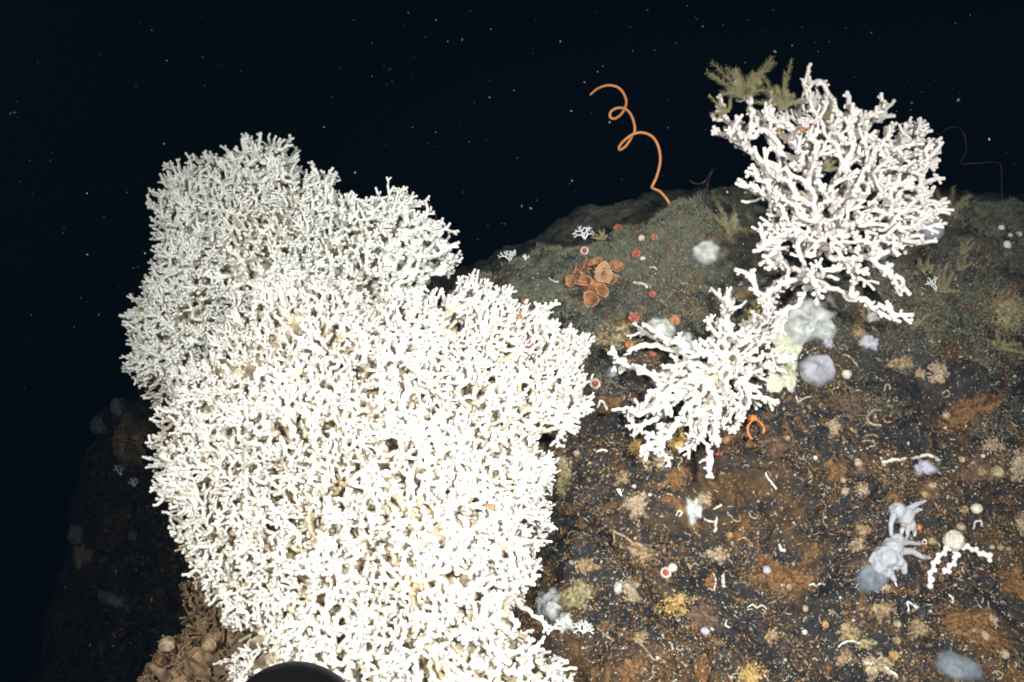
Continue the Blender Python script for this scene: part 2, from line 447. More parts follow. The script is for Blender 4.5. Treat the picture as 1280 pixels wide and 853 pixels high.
me = mesh_np('rock_outcrop', V, Q, None, {'upper': upper.ravel()})
me.materials.append(M['rock'])
rock = bpy.data.objects.new('rock_outcrop', me); COL.objects.link(rock); rock['kind'] = 'structure'
rock['label'] = 'dark slate and rust coloured rock outcrop crusted with small animals'
ROCKV = V.reshape(ny, nx, 3)
BVH = BVHTree.FromPolygons([Vector(v) for v in V], Q.tolist())

def hit(px, py):
    """where the sight line through a photograph pixel meets the rock: point, normal"""
    d = unit(at(px, py, 1.0) - CAM)
    p, n, _, dist = BVH.ray_cast(Vector(CAM), Vector(d))
    if p is None:
        p, n, _, dist = BVH.find_nearest(Vector(at(px, py, 1.9)))
    n = np.array(n)
    if n.dot(d) > 0: n = -n
    return np.array(p), n

_ncache = {}
def snormal(px, py, r=14):
    """normal averaged over a patch"""
    ns = [hit(px + dx, py + dy)[1] for dx, dy in ((0, 0), (r, 0), (-r, 0), (0, r), (0, -r))]
    return unit(np.mean(ns, 0))

def mpp(p):
    return float((np.asarray(p) - CAM).dot(FWD)) / FPX        # metres per photograph pixel there

# sea floor far below
mb = MB()
g = np.linspace(-30, 30, 61)
X, Y = np.meshgrid(g, g)
P = np.stack([X, Y + 10, np.full_like(X, -5.5)], -1).reshape(-1, 3)
P[:, 2] += .5 * fnoise(P, .15, 3)
i, j = np.meshgrid(np.arange(60), np.arange(60), indexing='ij')
mb.add(P, np.stack([i * 61 + j, i * 61 + j + 1, (i + 1) * 61 + j + 1, (i + 1) * 61 + j], -1).reshape(-1, 4))
sf = mb.build('sea_floor', M['silt']); sf['kind'] = 'structure'

# ------------------------------------------------------------------ branching corals
def in_poly(px, py, poly):
    poly = np.asarray(poly, float); x0, y0 = poly[:, 0], poly[:, 1]; x1, y1 = np.roll(x0, -1), np.roll(y0, -1)
    c = np.zeros(len(px), bool)
    for a, b, c1, d in zip(x0, y0, x1, y1):
        if b == d: continue
        cond = ((b > py) != (d > py)) & (px < (c1 - a) * (py - b) / (d - b) + a)
        c ^= cond
    return c

def edge_dist(px, py, poly):
    poly = np.asarray(poly, float); P = np.stack([px, py], -1); best = np.full(len(px), 1e9)
    for a, b in zip(poly, np.roll(poly, -1, 0)):
        ab = b - a; t = np.clip(((P - a) @ ab) / (ab @ ab + 1e-9), 0, 1)
        best = np.minimum(best, np.linalg.norm(P - a - t[:, None] * ab, axis=1))
    return best

def envelope(poly, n, dc, T, E, rng, shell=.03, front=.8, lump=.02, lf=70., inset=0.):
    """points in a rounded mass seen as poly: distance dc(px,py) to its middle, half depth T"""
    poly = np.asarray(poly, float)
    lo, hi = poly.min(0), poly.max(0)
    px = rng.uniform(lo[0], hi[0], n * 3); py = rng.uniform(lo[1], hi[1], n * 3)
    ok = in_poly(px, py, poly); px, py = px[ok][:n], py[ok][:n]
    e0 = edge_dist(px, py, poly); ok = e0 > inset * (1 + 1.1 * np.array([noise.noise(Vector((a / 26, b / 26, 8.1))) for a, b in zip(px, py)])); px, py, e0 = px[ok], py[ok], e0[ok]
    e = np.clip(e0 / E, 0, 1)
    th = T * np.sqrt(1 - (1 - e) ** 2) + .012
    lumpv = np.array([noise.noise(Vector((a / lf, b / lf, 3.3))) for a, b in zip(px, py)]) * lump
    u = rng.exponential(shell, len(px))
    isf = rng.random(len(px)) < front
    off = np.where(isf, np.minimum(-th + u, th), np.maximum(th - u, -th))
    d = dc(px, py) + off + lumpv * e
    return at(px, py, d)

def grow(attr, seeds, step, kill, infl, iters, rng, jit=.25, centre=None, pull=.35, carve=None):
    """space colonisation: branches grow towards the points until the mass is filled"""
    A = np.asarray(attr, float)
    if carve is not None:
        A = A[np.array([noise.noise(Vector(p * carve[0])) for p in A]) > carve[1]]
    alive = np.ones(len(A), bool)
    pos = [np.asarray(p, float) for p in seeds]; par = [-1] * len(pos); nch = [0] * len(pos)
    near = np.full(len(A), -1); dist = np.full(len(A), 1e9); new = list(range(len(pos)))
    for it in range(iters):
        kd = kdtree.KDTree(len(new))
        for q in new: kd.insert(pos[q], q)
        kd.balance()
        idx = np.nonzero(alive)[0]
        if not len(idx): break
        res = [kd.find(A[a]) for a in idx]
        rd = np.array([r[2] for r in res]); ri = np.array([r[1] for r in res])
        better = rd < dist[idx]
        dist[idx[better]] = rd[better]; near[idx[better]] = ri[better]
        alive[idx[dist[idx] < kill]] = False
        idx = np.nonzero(alive & (dist < infl))[0]
        if not len(idx): break
        Pn = np.array(pos); D = unit(A[idx] - Pn[near[idx]])
        acc = np.zeros((len(pos), 3)); np.add.at(acc, near[idx], D)
        act = np.unique(near[idx]); new = []
        for q in act:
            if nch[q] >= 3: continue
            d = unit(acc[q])
            if centre is not None: d = d + pull * unit(pos[q] - centre)
            d = unit(d + rng.normal(0, jit, 3))
            p = pos[q] + d * step * rng.uniform(.85, 1.2)
            # too close to a sibling: skip
            if nch[q] and any(np.linalg.norm(pos[c] - p) < step * .75 for c in kids.get(q, ())): 
                nch[q] += 1; continue
            if it == 0 and q == act[0]: pass
            pos.append(p); par.append(q); nch.append(0); nch[q] += 1
            kids.setdefault(q, []).append(len(pos) - 1); new.append(len(pos) - 1)
        if not new: break
    kids.clear()
    # every live end forks into short antler tips that reach for open water
    n0 = len(pos); P = np.array(pos); pr = np.array(par); haskid = np.zeros(n0, bool); haskid[pr[pr >= 0]] = True
    def sprout(p, q, d, lev, sc=1.0):
        o = unit(p - centre) if centre is not None else d
        ax = unit(np.cross(d, rng.normal(0, 1, 3)))
        for sgn in ((1, -1) if rng.random() < (.72, .6, .4)[lev] else (rng.choice([-.5, .5]),)):
            dd = unit(d + .55 * o + ax * sgn * rng.uniform(.4, .85))
            pos.append(p + dd * step * rng.uniform(.8, 1.55)); par.append(q)
            if lev < 2 and rng.random() < (.55, .35)[lev]: sprout(pos[-1], len(pos) - 1, dd, lev + 1)
    for q in range(n0):
        if haskid[q] or pr[q] < 0: continue
        sprout(P[q], q, unit(P[q] - P[pr[q]]), 0)
    return np.array(pos), np.array(par)
kids = {}

def coral_mesh(pos, par, sel, rad, dirn, age, sides, main, rng, bud, budlen):
    """tubes along the edges of the nodes sel (each to its parent), rounded tips, side buds (polyp cups)"""
    mb = MB()
    e = sel[par[sel] >= 0]
    if not len(e): return None
    p = par[e]
    P0, P1 = pos[p], pos[e]
    L = np.linalg.norm(P1 - P0, axis=1, keepdims=True)
    D = unit(P1 - P0)
    T0 = np.where((main[p] == e)[:, None], dirn[p], D); T1 = dirn[e]
    r0 = np.where(main[p] == e, rad[p], np.minimum(rad[p], rad[e] * 1.1)); r1 = rad[e]
    mid = (P0 + P1) / 2 + (T0 - T1) * L * .125 + rng.normal(0, .09, (len(e), 3)) * L
    ismain = main[p] == e
    a = np.arange(sides) * 2 * math.pi / sides; ca, sa = np.cos(a), np.sin(a)
    tips = (main[e] < 0)
    rings = []
    rm = (r0 + r1) / 2 * rng.uniform(.86, 1.02, len(e))
    for C, T, r in ((P0, T0, r0), (mid, D, rm), (P1, T1, r1)):
        X, Y = frames(T)
        rings.append(C[:, None] + r[:, None, None] * (X[:, None] * ca[None, :, None] + Y[:, None] * sa[None, :, None]))
    # flared, rounded end
    T = T1; X, Y = frames(T)
    fl = np.where(tips, 1.12, .0)
    rings.append(P1[:, None] + (T * (r1 * .7)[:, None])[:, None] + (r1 * np.where(tips, 1.12, .75))[:, None, None] * (X[:, None] * ca[None, :, None] + Y[:, None] * sa[None, :, None]))
    rings.append(P1[:, None] + (T * (r1 * 1.25)[:, None])[:, None] + (r1 * np.where(tips, .62, .2))[:, None, None] * (X[:, None] * ca[None, :, None] + Y[:, None] * sa[None, :, None]))
    apex = P1 + T * (r1 * 1.3)[:, None]
    n = len(e)
    VV = np.concatenate([np.stack(rings, 1).reshape(n, -1, 3), apex[:, None]], 1)      # n, 5*sides+1, 3
    m = 5 * sides + 1
    kk = np.arange(sides); Q = []
    for rr in range(4):
        Q.append(np.stack([rr * sides + kk, rr * sides + (kk + 1) % sides, (rr + 1) * sides + (kk + 1) % sides, (rr + 1) * sides + kk], -1))
    Q1 = np.concatenate(Q); T1_ = np.stack([4 * sides + kk, 4 * sides + (kk + 1) % sides, np.full(sides, 5 * sides)], -1)
    Qbody = Q1[:2 * sides]
    off = (np.arange(n) * m)[:, None, None]
    Qa = (Q1[None] + off)[tips].reshape(-1, 4); Qb = (Qbody[None] + off)[~tips].reshape(-1, 4)
    Ta = (T1_[None] + off)[tips].reshape(-1, 3)
    ag = np.repeat(age[e][:, None], m, 1)
    ag[:, :sides] = age[p][:, None]
    # buds
    nb = rng.random(n) < bud
    nb &= age[e] < .9
    if nb.any():
        be = np.nonzero(nb)[0]; k2 = len(be)
        X, Y = frames(D[be]); ph = rng.uniform(0, 2 * math.pi, k2)
        side = X * np.cos(ph)[:, None] + Y * np.sin(ph)[:, None]
        bd = unit(side + D[be] * rng.uniform(.3, .9, k2)[:, None])
        c0 = P0[be] + (P1[be] - P0[be]) * rng.uniform(.3, .8, k2)[:, None]
        ln = budlen * rng.uniform(.75, 1.35, k2); rr_ = r1[be] * rng.uniform(.78, .98, k2)
        X, Y = frames(bd); B = []
        for t, f in ((0, .9), (.55, .8), (1.0, .92), (1.16, .5)):
            B.append((c0 + bd * (ln * t)[:, None])[:, None] + (rr_ * f)[:, None, None] * (X[:, None] * ca[None, :, None] + Y[:, None] * sa[None, :, None]))
        bap = c0 + bd * (ln * 1.16)[:, None]
        BV = np.concatenate([np.stack(B, 1).reshape(k2, -1, 3), bap[:, None]], 1); bm_ = 4 * sides + 1
        BQ = np.concatenate(Q[:3]); BT = np.stack([3 * sides + kk, 3 * sides + (kk + 1) % sides, np.full(sides, 4 * sides)], -1)
        o2 = (np.arange(k2) * bm_)[:, None, None]
        mb.add(BV.reshape(-1, 3), (BQ[None] + o2).reshape(-1, 4), (BT[None] + o2).reshape(-1, 3), age=np.repeat(age[e][be] * .8, bm_))
    # keep only used verts for non tips by trimming: simple approach, leave cap verts out
    used = np.zeros((n, m), bool); used[:, :3 * sides] = True; used[tips] = True
    remap = -np.ones(n * m, int); remap[used.ravel()] = np.arange(used.sum())
    Qall = remap[np.concatenate([Qa, Qb])]; Tall = remap[Ta] if len(Ta) else None
    mb.add(VV.reshape(-1, 3)[used.ravel()], Qall, Tall, age=ag.ravel()[used.ravel()])
    return mb

def colony(root, attr, seeds, step, kill, infl, r_tip, r_max, mat_, rng, iters=90, jit=.25, bud=.5, budlen=.008,
           sides=6, warp=(.005, 75), centre=None, pull=.35, carve=None, limb=(26, 300), partname='branch', agebias=0.0, live_len=.10, dead_at=()):
    pos, par = grow(attr, seeds, step, kill, infl, iters, rng, jit, centre, pull, carve)
    n = len(pos)
    w_ = np.array([noise.noise_vector(Vector(p * warp[1])) for p in pos]) * warp[0]
    pos = pos + w_ * (1 - np.exp(-((np.arange(n) >= len(seeds)) * 5.0)))[:, None]
    size = np.ones(n, int); height = np.zeros(n)
    main = -np.ones(n, int); bestc = np.zeros(n)
    for q in range(n - 1, -1, -1):
        p = par[q]
        if p >= 0:
            size[p] += size[q]
            h = height[q] + np.linalg.norm(pos[q] - pos[p])
            if h > height[p] or main[p] < 0: height[p] = max(height[p], h); main[p] = q
    dirn = np.zeros((n, 3))
    has = par >= 0
    dirn[has] += unit(pos[has] - pos[par[has]])
    hm = main >= 0
    dirn[hm] += unit(pos[main[hm]] - pos[hm.nonzero()[0]])
    dirn = unit(dirn)
    dirn[np.linalg.norm(dirn, axis=1) < .1] = (0, 0, 1)
    rad = np.minimum(r_max, r_tip * (1 + .17 * np.log2(size))) * rng.uniform(.88, 1.14, n)
    age = np.clip(height / live_len + agebias + sum([np.exp(-(np.linalg.norm(pos - c_, axis=1) / r_) ** 2) * k_ for c_, r_, k_ in dead_at], np.zeros(n)), 0, 1)
    rad = rad * np.array([1 + .45 * noise.noise(Vector(p * 11) + Vector((6, 2, 1))) for p in pos])
    # cut the tree into limbs
    bid = np.zeros(n, int); nb = 0
    kids_ = [[] for _ in range(n)]
    for q in range(n):
        if par[q] >= 0: kids_[par[q]].append(q)
    for q in range(n):
        if par[q] < 0: bid[q] = nb; nb += 1
        else:
            p = par[q]
            if main[p] != q and size[q] >= limb[0]: bid[q] = nb; nb += 1
            else: bid[q] = bid[p]
    cnt = np.bincount(bid, minlength=nb)
    order = np.argsort(-cnt)
    keep = [b for b in order if cnt[b] >= 3]
    singles, rest = keep[:limb[1] - 2], keep[limb[1] - 2:]
    tot = 0
    for b in singles:
        mb = coral_mesh(pos, par, np.nonzero(bid == b)[0], rad, dirn, age, sides, main, rng, bud, budlen)
        if mb:
            mb.build(partname, mat_, root); tot += 1
    if rest:
        mb = coral_mesh(pos, par, np.nonzero(np.isin(bid, rest))[0], rad, dirn, age, sides, main, rng, bud, budlen)
        if mb: o = mb.build('small_twigs', mat_, root); o['kind'] = 'stuff'
    print('colony', root.name, 'nodes', n, 'parts', tot, 'rest', len(rest))
    return pos

def core(root, polys, rng, n, mat_, back=.05, rmax=.08, name='dead_framework', voxel=.012, lo=26):
    """old dead framework that the living branches stand on: welded lumps"""
    mb = MB(); seeds = []
    for poly, dc, T, E in polys:
        P = np.asarray(poly, float); a, b = P.min(0), P.max(0)
        px = rng.uniform(a[0], b[0], n * 6); py = rng.uniform(a[1], b[1], n * 6)
        e = edge_dist(px, py, poly); ok = in_poly(px, py, poly) & (e > lo)
        for x, y, ee in list(zip(px[ok], py[ok], e[ok]))[:n]:
            k = min(ee / E, 1); th = T * math.sqrt(max(0, 1 - (1 - k) ** 2))
            d0 = float(dc(np.array([x]), np.array([y]))[0])
            m = d0 / FPX
            r = max(.012, min(rmax, (ee - lo * .45) * m * .8, th * .8))
            c = at(x, y, d0 - th + back + r)
            blob(mb, c, np.eye(3) * r, 2, .2, 2.0, x)
    out = remesh(mb, voxel, rough=.026, freq=60)
    o = out.build(name, mat_, root)
    return np.concatenate(out.V)

def surface_seeds(Vc, n, rng, facing=.0):
    """points spread over the framework, mostly on the side that faces the open water"""
    view = unit(Vc - CAM)
    idx = rng.permutation(len(Vc)); out = []
    kd = kdtree.KDTree(len(Vc))
    cell = {}
    lo = Vc.min(0); span = (Vc.max(0) - lo)
    size = (span.prod() ** (1 / 3)) / max(2, n ** .5)
    for q in idx:
        key = tuple(((Vc[q] - lo) / size).astype(int))
        if key in cell: continue
        cell[key] = 1; out.append(Vc[q])
        if len(out) >= n: break
    return out

DENS = 1.0
# --- the big pure white colony in front
rng = np.random.default_rng(3)
F_MAIN = [(196, 605), (206, 570), (212, 535), (215, 500), (232, 468), (262, 440), (285, 400), (312, 365), (345, 341), (372, 360), (402, 350), (432, 366),
          (470, 376), (520, 372), (560, 390), (600, 420), (640, 470), (665, 530), (676, 575), (690, 602), (684, 622), (692, 645), (680, 662), (690, 685), (664, 700), (668, 728),
          (640, 765), (655, 790), (690, 778), (672, 808), (700, 825), (715, 858), (705, 930), (300, 930), (285, 850), (305, 800), (262, 746), (243, 705), (222, 680), (230, 650), (202, 632)]
F_RIGHT = [(545, 385), (562, 368), (598, 354), (626, 360), (640, 386), (680, 380), (697, 388), (690, 412), (720, 421), (742, 427), (735, 450), (726, 470),
           (742, 500), (734, 527), (712, 530), (702, 556), (672, 552), (640, 560), (600, 520), (560, 470)]
dF = lambda x, y: 1.60 - .00072 * (y - 350) - .06 * np.sin(np.clip((x - 200) / 500, 0, 1) * math.pi)
dR = lambda x, y: 1.57 - .0003 * (y - 350) + 0 * x
front_root = thing('branching_coral', 'huge dense pure white branching coral colony, the brightest and nearest of the corals', 'coral', at(480, 900, 1.35), 'white branching corals')
cv = core(front_root, [(F_MAIN, dF, .17, 150), (F_RIGHT, dR, .10, 90)], rng, 120, M['framework'], back=.075)
att = np.concatenate([envelope(F_MAIN, 26000, dF, .17, 150, rng, shell=.034, front=.86, lump=.09, lf=55., inset=11),
                      envelope(F_RIGHT, 6500, dR, .10, 90, rng, shell=.034, front=.85, lump=.06, lf=45., inset=10)])
seeds = surface_seeds(cv, 480, rng)
colony(front_root, att, seeds, .0064, .0096, .09, .0017, .0038, M['coral'], rng, jit=.36, bud=.35, budlen=.0055, limb=(60, 300), live_len=.06, dead_at=[(at(228, 668, 1.42), .05, .9), (at(252, 735, 1.38), .06, 1.0), (at(222, 520, 1.5), .05, .8), (at(352, 745, 1.22), .04, .7), (at(425, 770, 1.2), .035, .7), (at(300, 800, 1.3), .06, .8)], centre=at(440, 760, 1.75), pull=.9, carve=(21, -.19))

# --- the greyer cream colony behind it
B_MAIN = [(160, 470), (163, 440), (175, 402), (178, 365), (190, 330), (196, 292), (189, 265), (206, 240), (226, 216), (256, 194), (270, 206), (300, 186), (326, 175), (350, 182),
          (370, 196), (386, 222), (410, 226), (424, 232), (428, 256), (440, 300), (450, 360), (420, 420), (330, 450), (240, 500), (206, 505), (180, 492)]
B_RIGHT = [(405, 300), (424, 252), (450, 250), (478, 244), (506, 242), (514, 262), (535, 272), (554, 278), (562, 300), (568, 318), (572, 332), (560, 350), (545, 352), (530, 372), (500, 392), (430, 410)]
dB = lambda x, y: 1.78 - .0002 * (y - 350) + 0 * x
dBR = lambda x, y: 1.70 + 0 * x
rng = np.random.default_rng(5)
back_root = thing('branching_coral', 'cream grey domed branching coral colony standing behind the brightest white one', 'coral', at(330, 500, 1.85), 'white branching corals')
cv = core(back_root, [(B_MAIN, dB, .15, 120), (B_RIGHT, dBR, .09, 80)], rng, 80, M['framework'], back=.068)
att = np.concatenate([envelope(B_MAIN, 13000, dB, .15, 120, rng, shell=.034, front=.85, lump=.07, lf=50., inset=10),
                      envelope(B_RIGHT, 4500, dBR, .09, 80, rng, shell=.034, front=.85, lump=.03, inset=7)])
colony(back_root, att, surface_seeds(cv, 230, rng), .0080, .0118, .10, .0020, .0042, M['coral_grey'], rng, jit=.32, bud=.4, budlen=.0068, limb=(50, 200), live_len=.09, dead_at=[(at(195, 490, 1.75), .07, .9), (at(300, 310, 1.66), .05, .45)], centre=at(330, 500, 2.0), pull=.8, carve=(20, -.29))

# --- the colony on the crest of the rock
U_POLY = [(896, 150), (908, 146), (936, 150), (930, 128), (942, 120), (962, 138), (990, 140), (1004, 118), (1014, 90), (1024, 92), (1028, 108), (1030, 122), (1044, 128), (1036, 116), (1062, 124), (1060, 112), (1070, 112),
          (1078, 130), (1108, 138), (1116, 150), (1132, 148), (1142, 158), (1160, 156), (1176, 176), (1172, 196), (1164, 214), (1172, 240), (1160, 262), (1164, 280), (1156, 302),
          (1140, 312), (1128, 318), (1130, 348), (1118, 356), (1106, 318), (1082, 336), (1086, 358), (1118, 384), (1106, 392), (1078, 372), (1050, 356), (1030, 372), (1000, 362),
          (976, 344), (958, 352), (936, 362), (944, 336), (922, 318), (938, 296), (956, 270), (940, 252), (918, 236), (930, 222), (924, 206), (940, 200), (952, 186), (928, 196), (906, 172)]
dU = lambda x, y: 1.60 + .00045 * (250 - y) + 0 * x
rng = np.random.default_rng(8)
base, nn = hit(1005, 392)
up_root = thing('branching_coral', 'open pinkish white branching coral colony rising over the crest of the rock', 'coral', base, 'white branching corals')
att = envelope(U_POLY, 3000, dU, .055, 70, rng, inset=12, shell=.04, front=.7, lump=.03)
HOLES = [[(1056, 308), (1098, 316), (1106, 348), (1074, 348), (1056, 336)], [(1008, 316), (1030, 310), (1034, 348), (1012, 354)], [(972, 312), (1004, 306), (1008, 332), (978, 340)], [(1020, 124), (1054, 138), (1050, 158), (1024, 152)],
         [(1070, 168), (1100, 166), (1104, 182), (1076, 184)], [(1014, 196), (1046, 194), (1048, 232), (1018, 236)], [(926, 190), (958, 192), (948, 210), (924, 206)], [(1052, 205), (1078, 210), (1072, 224), (1050, 222)], [(990, 285), (1016, 282), (1014, 298), (988, 300)], [(1096, 268), (1112, 262), (1110, 280), (1096, 284)], [(1130, 225), (1156, 232), (1140, 250), (1126, 244)]]
rel = att - CAM; zz = rel @ FWD; ax_, ay_ = 640 + (rel @ RIGHT) / zz * FPX, 426.5 - (rel @ UP) / zz * FPX
keep = np.ones(len(att), bool)
for h_ in HOLES: keep &= ~in_poly(ax_, ay_, h_)
arms_ = []
for pts in ([(944, 352), (950, 366), (960, 380), (972, 396), (978, 408)], [(1040, 356), (1062, 362), (1080, 372), (1090, 382), (1102, 389), (1110, 384)], [(1100, 312), (1110, 324), (1116, 342), (1132, 354)], [(1113, 336), (1117, 360)], [(1008, 134), (1012, 120), (1016, 106)], [(1016, 112), (1030, 106)], [(916, 160), (906, 156)], [(936, 132), (930, 122)]):
    c2 = catmull(np.array([[x, y, 0] for x, y in pts], float), 6)[:, :2]
    for x, y in c2:
        for _ in range(3): arms_.append(at(x + rng.normal(0, 2.5), y + rng.normal(0, 2.5), 1.60 + .00045 * (250 - y) + rng.normal(0, .008)))
att = np.concatenate([att[keep], np.array(arms_)])
sd = [base, base + .02 * nn, base + (at(1010, 350, 1.64) - base) * .5, at(1010, 350, 1.62), at(1020, 320, 1.63), at(1035, 290, 1.63)]
pos = colony(up_root, att, sd, .0100, .0152, .5, .0025, .0050, M['coral_pink'], rng, jit=.40, bud=.8, budlen=.0070, sides=8, limb=(16, 200), live_len=.30, centre=at(1010, 330, 1.66), pull=.35, carve=(16, -.30), warp=(.008, 45))

# --- the low sprawling colony on the face of the rock
S_POLY = [(905, 372), (915, 366), (922, 380), (918, 400), (936, 412), (955, 400), (950, 372), (966, 352), (968, 372), (982, 392), (976, 416), (962, 440), (975, 455), (950, 470), (946, 490),
          (970, 504), (962, 516), (944, 500), (930, 516), (914, 528), (902, 530), (892, 560), (888, 578), (882, 572), (886, 540), (878, 545), (872, 572), (864, 572), (870, 540), (856, 530), (838, 540), (832, 562), (812, 570), (806, 562), (822, 545), (796, 540), (800, 534), (828, 530),
          (850, 505), (830, 510), (788, 526), (786, 518), (826, 494), (842, 478), (820, 470), (790, 468), (764, 456), (766, 444), (800, 456), (832, 466), (850, 446), (826, 430), (792, 414), (792, 406), (830, 416), (866, 432), (886, 420), (896, 400), (890, 376), (896, 366)]
rng = np.random.default_rng(9)
base, nn = hit(905, 468)
small_root = thing('branching_coral', 'small sprawling star shaped white coral flat against the face of the rock', 'coral', base, 'white branching corals')
dS = lambda x, y: rock_depth(x, y) - .06
att = envelope(S_POLY, 1700, dS, .038, 45, rng, inset=3, shell=.035, front=.7, lump=.015)
sd = [base, base + .03 * nn, at(905, 462, rock_depth(905, 462) - .05)]
colony(small_root, att, sd, .0086, .0128, .4, .0023, .0046, M['coral'], rng, jit=.26, bud=.85, budlen=.0064, sides=8, limb=(12, 120), live_len=.2, centre=base, pull=.5, carve=(22, -.34), warp=(.007, 50))
# --- brown dead coral at the foot of the big colony
rng = np.random.default_rng(14)
D_POLY = [(172, 862), (185, 835), (205, 800), (236, 786), (232, 742), (218, 732), (248, 728), (244, 700), (262, 716), (300, 770), (330, 800), (360, 850), (360, 930), (200, 930)]
dD = lambda x, y: 1.50 - .0004 * (y - 700) + 0 * x
dead_root = thing('dead_coral', 'brown crumbling dead coral framework below the biggest white colony', 'dead coral', at(270, 900, 1.5))
cv = core(dead_root, [(D_POLY, dD, .10, 80)], rng, 110, M['dead'], back=.008, rmax=.04, voxel=.007, name='rubble_base')
att = envelope(D_POLY, 1700, dD, .10, 80, rng, shell=.03, front=.85, lump=.04)
colony(dead_root, att, surface_seeds(cv, 90, rng), .0058, .0088, .1, .0014, .0034, M['dead'], rng, jit=.4, bud=.6, budlen=.007, limb=(40, 90), live_len=.1)

# ------------------------------------------------------------------ animals crusted on the rock
def rim_fn(rng, irr):
    ph = rng.uniform(0, 6.28, 11); am = rng.uniform(.4, 1, 11) * np.array([.5, .8, .8, .6, .5, .35, .35, .3, .3, .25, .25])
    return lambda t: 1 + irr * sum(am[k] * np.sin((k + 1) * t + ph[k]) for k in range(11)) / 1.6

def encrust(mb, px, py, rx, ry, h, rot=0, irr=.25, seed=0, rough=.35, freq=150, nr=11, nt=40, flat=.8, pits=0, **attrs):
    """a patch lying on the rock: outline around (px,py), raised h pixels, rim sunk into the rock"""
    rng = np.random.default_rng(seed + 1000)
    f = rim_fn(rng, irr); c, s_ = math.cos(math.radians(rot)), math.sin(math.radians(rot))
    nrm = snormal(px, py, max(4, .6 * max(rx, ry)))
    pit = [(rng.uniform(0, 6.28), rng.uniform(.1, .8) ** .6, rng.uniform(.10, .2)) for _ in range(pits)]
    V = []; rimv = []; p0, n0 = hit(px, py); m = mpp(p0)
    sd = Vector((seed * 1.7, seed * .3, 2.2))
    for i in range(nr + 1):
        r = i / nr
        for j in range(nt if i else 1):
            t = 2 * math.pi * j / nt; k = f(t) * r
            x, y = rx * k * math.cos(t), ry * k * math.sin(t)
            p, n = hit(px + c * x - s_ * y, py + s_ * x + c * y)
            d = p - p0; off = d.dot(nrm)
            if np.linalg.norm(d) > 2.2 * max(rx, ry) * m:          # off the edge of the rock: stay on the patch's plane
                ray = unit(at(px + c * x - s_ * y, py + s_ * x + c * y, 1.0) - CAM); dn = ray.dot(nrm)
                lim = math.hypot(x, y) * m; tg = RIGHT * (c * x - s_ * y) - UP * (s_ * x + c * y); tg = tg - nrm * tg.dot(nrm)
                p = p0 + unit(tg) * lim; off = 0
            # where the sight line slips past a hump, stay on the patch's own plane
            if abs(off) > max(rx, ry) * m * .6: p = p - nrm * (off - math.copysign(max(rx, ry) * m * .6, off))
            prof = (1 - r ** 2.2) ** flat if r < 1 else -.25
            nz = noise.fractal(Vector(p * freq) + sd, .8, 2.1, 3)
            hh = h * m * (prof * (1 + rough * nz))
            for a, b, w in pit:
                q = math.hypot(r * math.cos(t) - b * math.cos(a), r * math.sin(t) - b * math.sin(a))
                hh -= h * m * .9 * math.exp(-(q / w) ** 2) * (r < .95)
            V.append(p + nrm * hh); rimv.append(r)
    T = [[0, 1 + j, 1 + (j + 1) % nt] for j in range(nt)]
    Q = [[1 + (i - 1) * nt + j, 1 + i * nt + j, 1 + i * nt + (j + 1) % nt, 1 + (i - 1) * nt + (j + 1) % nt] for i in range(1, nr) for j in range(nt)]
    V = np.array(V)
    # orient outwards
    a_, b_, c_ = V[T[0]]
    if np.cross(b_ - a_, c_ - a_).dot(nrm) < 0: T = [t[::-1] for t in T]; Q = [q_[::-1] for q_ in Q]
    mb.add(V, Q, T, rim=np.array(rimv), **attrs)
    return p0, nrm, m

CRUMBLY = {'tan': 1.0, 'olive': .9, 'rust': .8, 'brown': .6, 'cream': 1.0, 'yellow': .9, 'green_sponge': .5}
def patch(name, label, cat, px, py, rx, ry, h, mt, rot=0, irr=.25, group=None, **kw):
    mb = MB(); cr = CRUMBLY.get(mt, 0)
    if cr and px > 300: h *= .55; kw['rough'] = max(kw.get('rough', .4), .8); kw['freq'] = 260; irr = max(irr, .3)
    p0, nrm, m = encrust(mb, px, py, rx, ry, h, rot, irr, seed=int(px * 3 + py), **kw)
    if cr and px > 300:
        # crumbly growth: lobes and granules crowding the crust, thinning towards its ragged rim
        rng = np.random.default_rng(int(px * 11 + py)); c, s_ = math.cos(math.radians(rot)), math.sin(math.radians(rot))
        for k in range(int(min(110, 16 + rx * ry * .16) * cr)):
            t, r = rng.uniform(0, 6.28), math.sqrt(rng.random()) * 1.08
            x, y = rx * r * math.cos(t), ry * r * math.sin(t)
            if noise.noise(Vector((px + x * .22, py + y * .22, .5))) < -.12: continue
            p, n = hit(px + c * x - s_ * y, py + s_ * x + c * y)
            if np.linalg.norm(p - p0) > 2.2 * max(rx, ry) * m: continue
            sz = rng.uniform(.7, 2.0) * m * (1.25 - .5 * r) * (1 + .012 * rx); X, Y = frames(n[None])
            blob(mb, p + nrm * h * m * .8 * max(0, 1 - r * r) ** .8, np.stack([X[0] * sz * rng.uniform(.8, 1.5), Y[0] * sz, n * sz * rng.uniform(.7, 1.3)]), 1, .35, 1.7, k + px, rim=0.0)
    return tag(mb.build(name, M[mt]), label, cat, group)

def ballthing(name, label, cat, px, py, r, mt, sq=.8, rough=.12, group=None, sink=.35, tall=1.0):
    p, n = hit(px, py); n = snormal(px, py, 5); m = mpp(p); X, Y = frames(n[None])
    mb = MB(); blob(mb, p + n * r * m * tall * (1 - sink) * .7, np.stack([X[0] * r * m, Y[0] * r * m * sq, n * r * m * tall * (.8 if sink > 0 else 1)]), 3, rough * 1.6, 2.6, px + py)
    return tag(mb.build(name, M[mt]), label, cat, group)

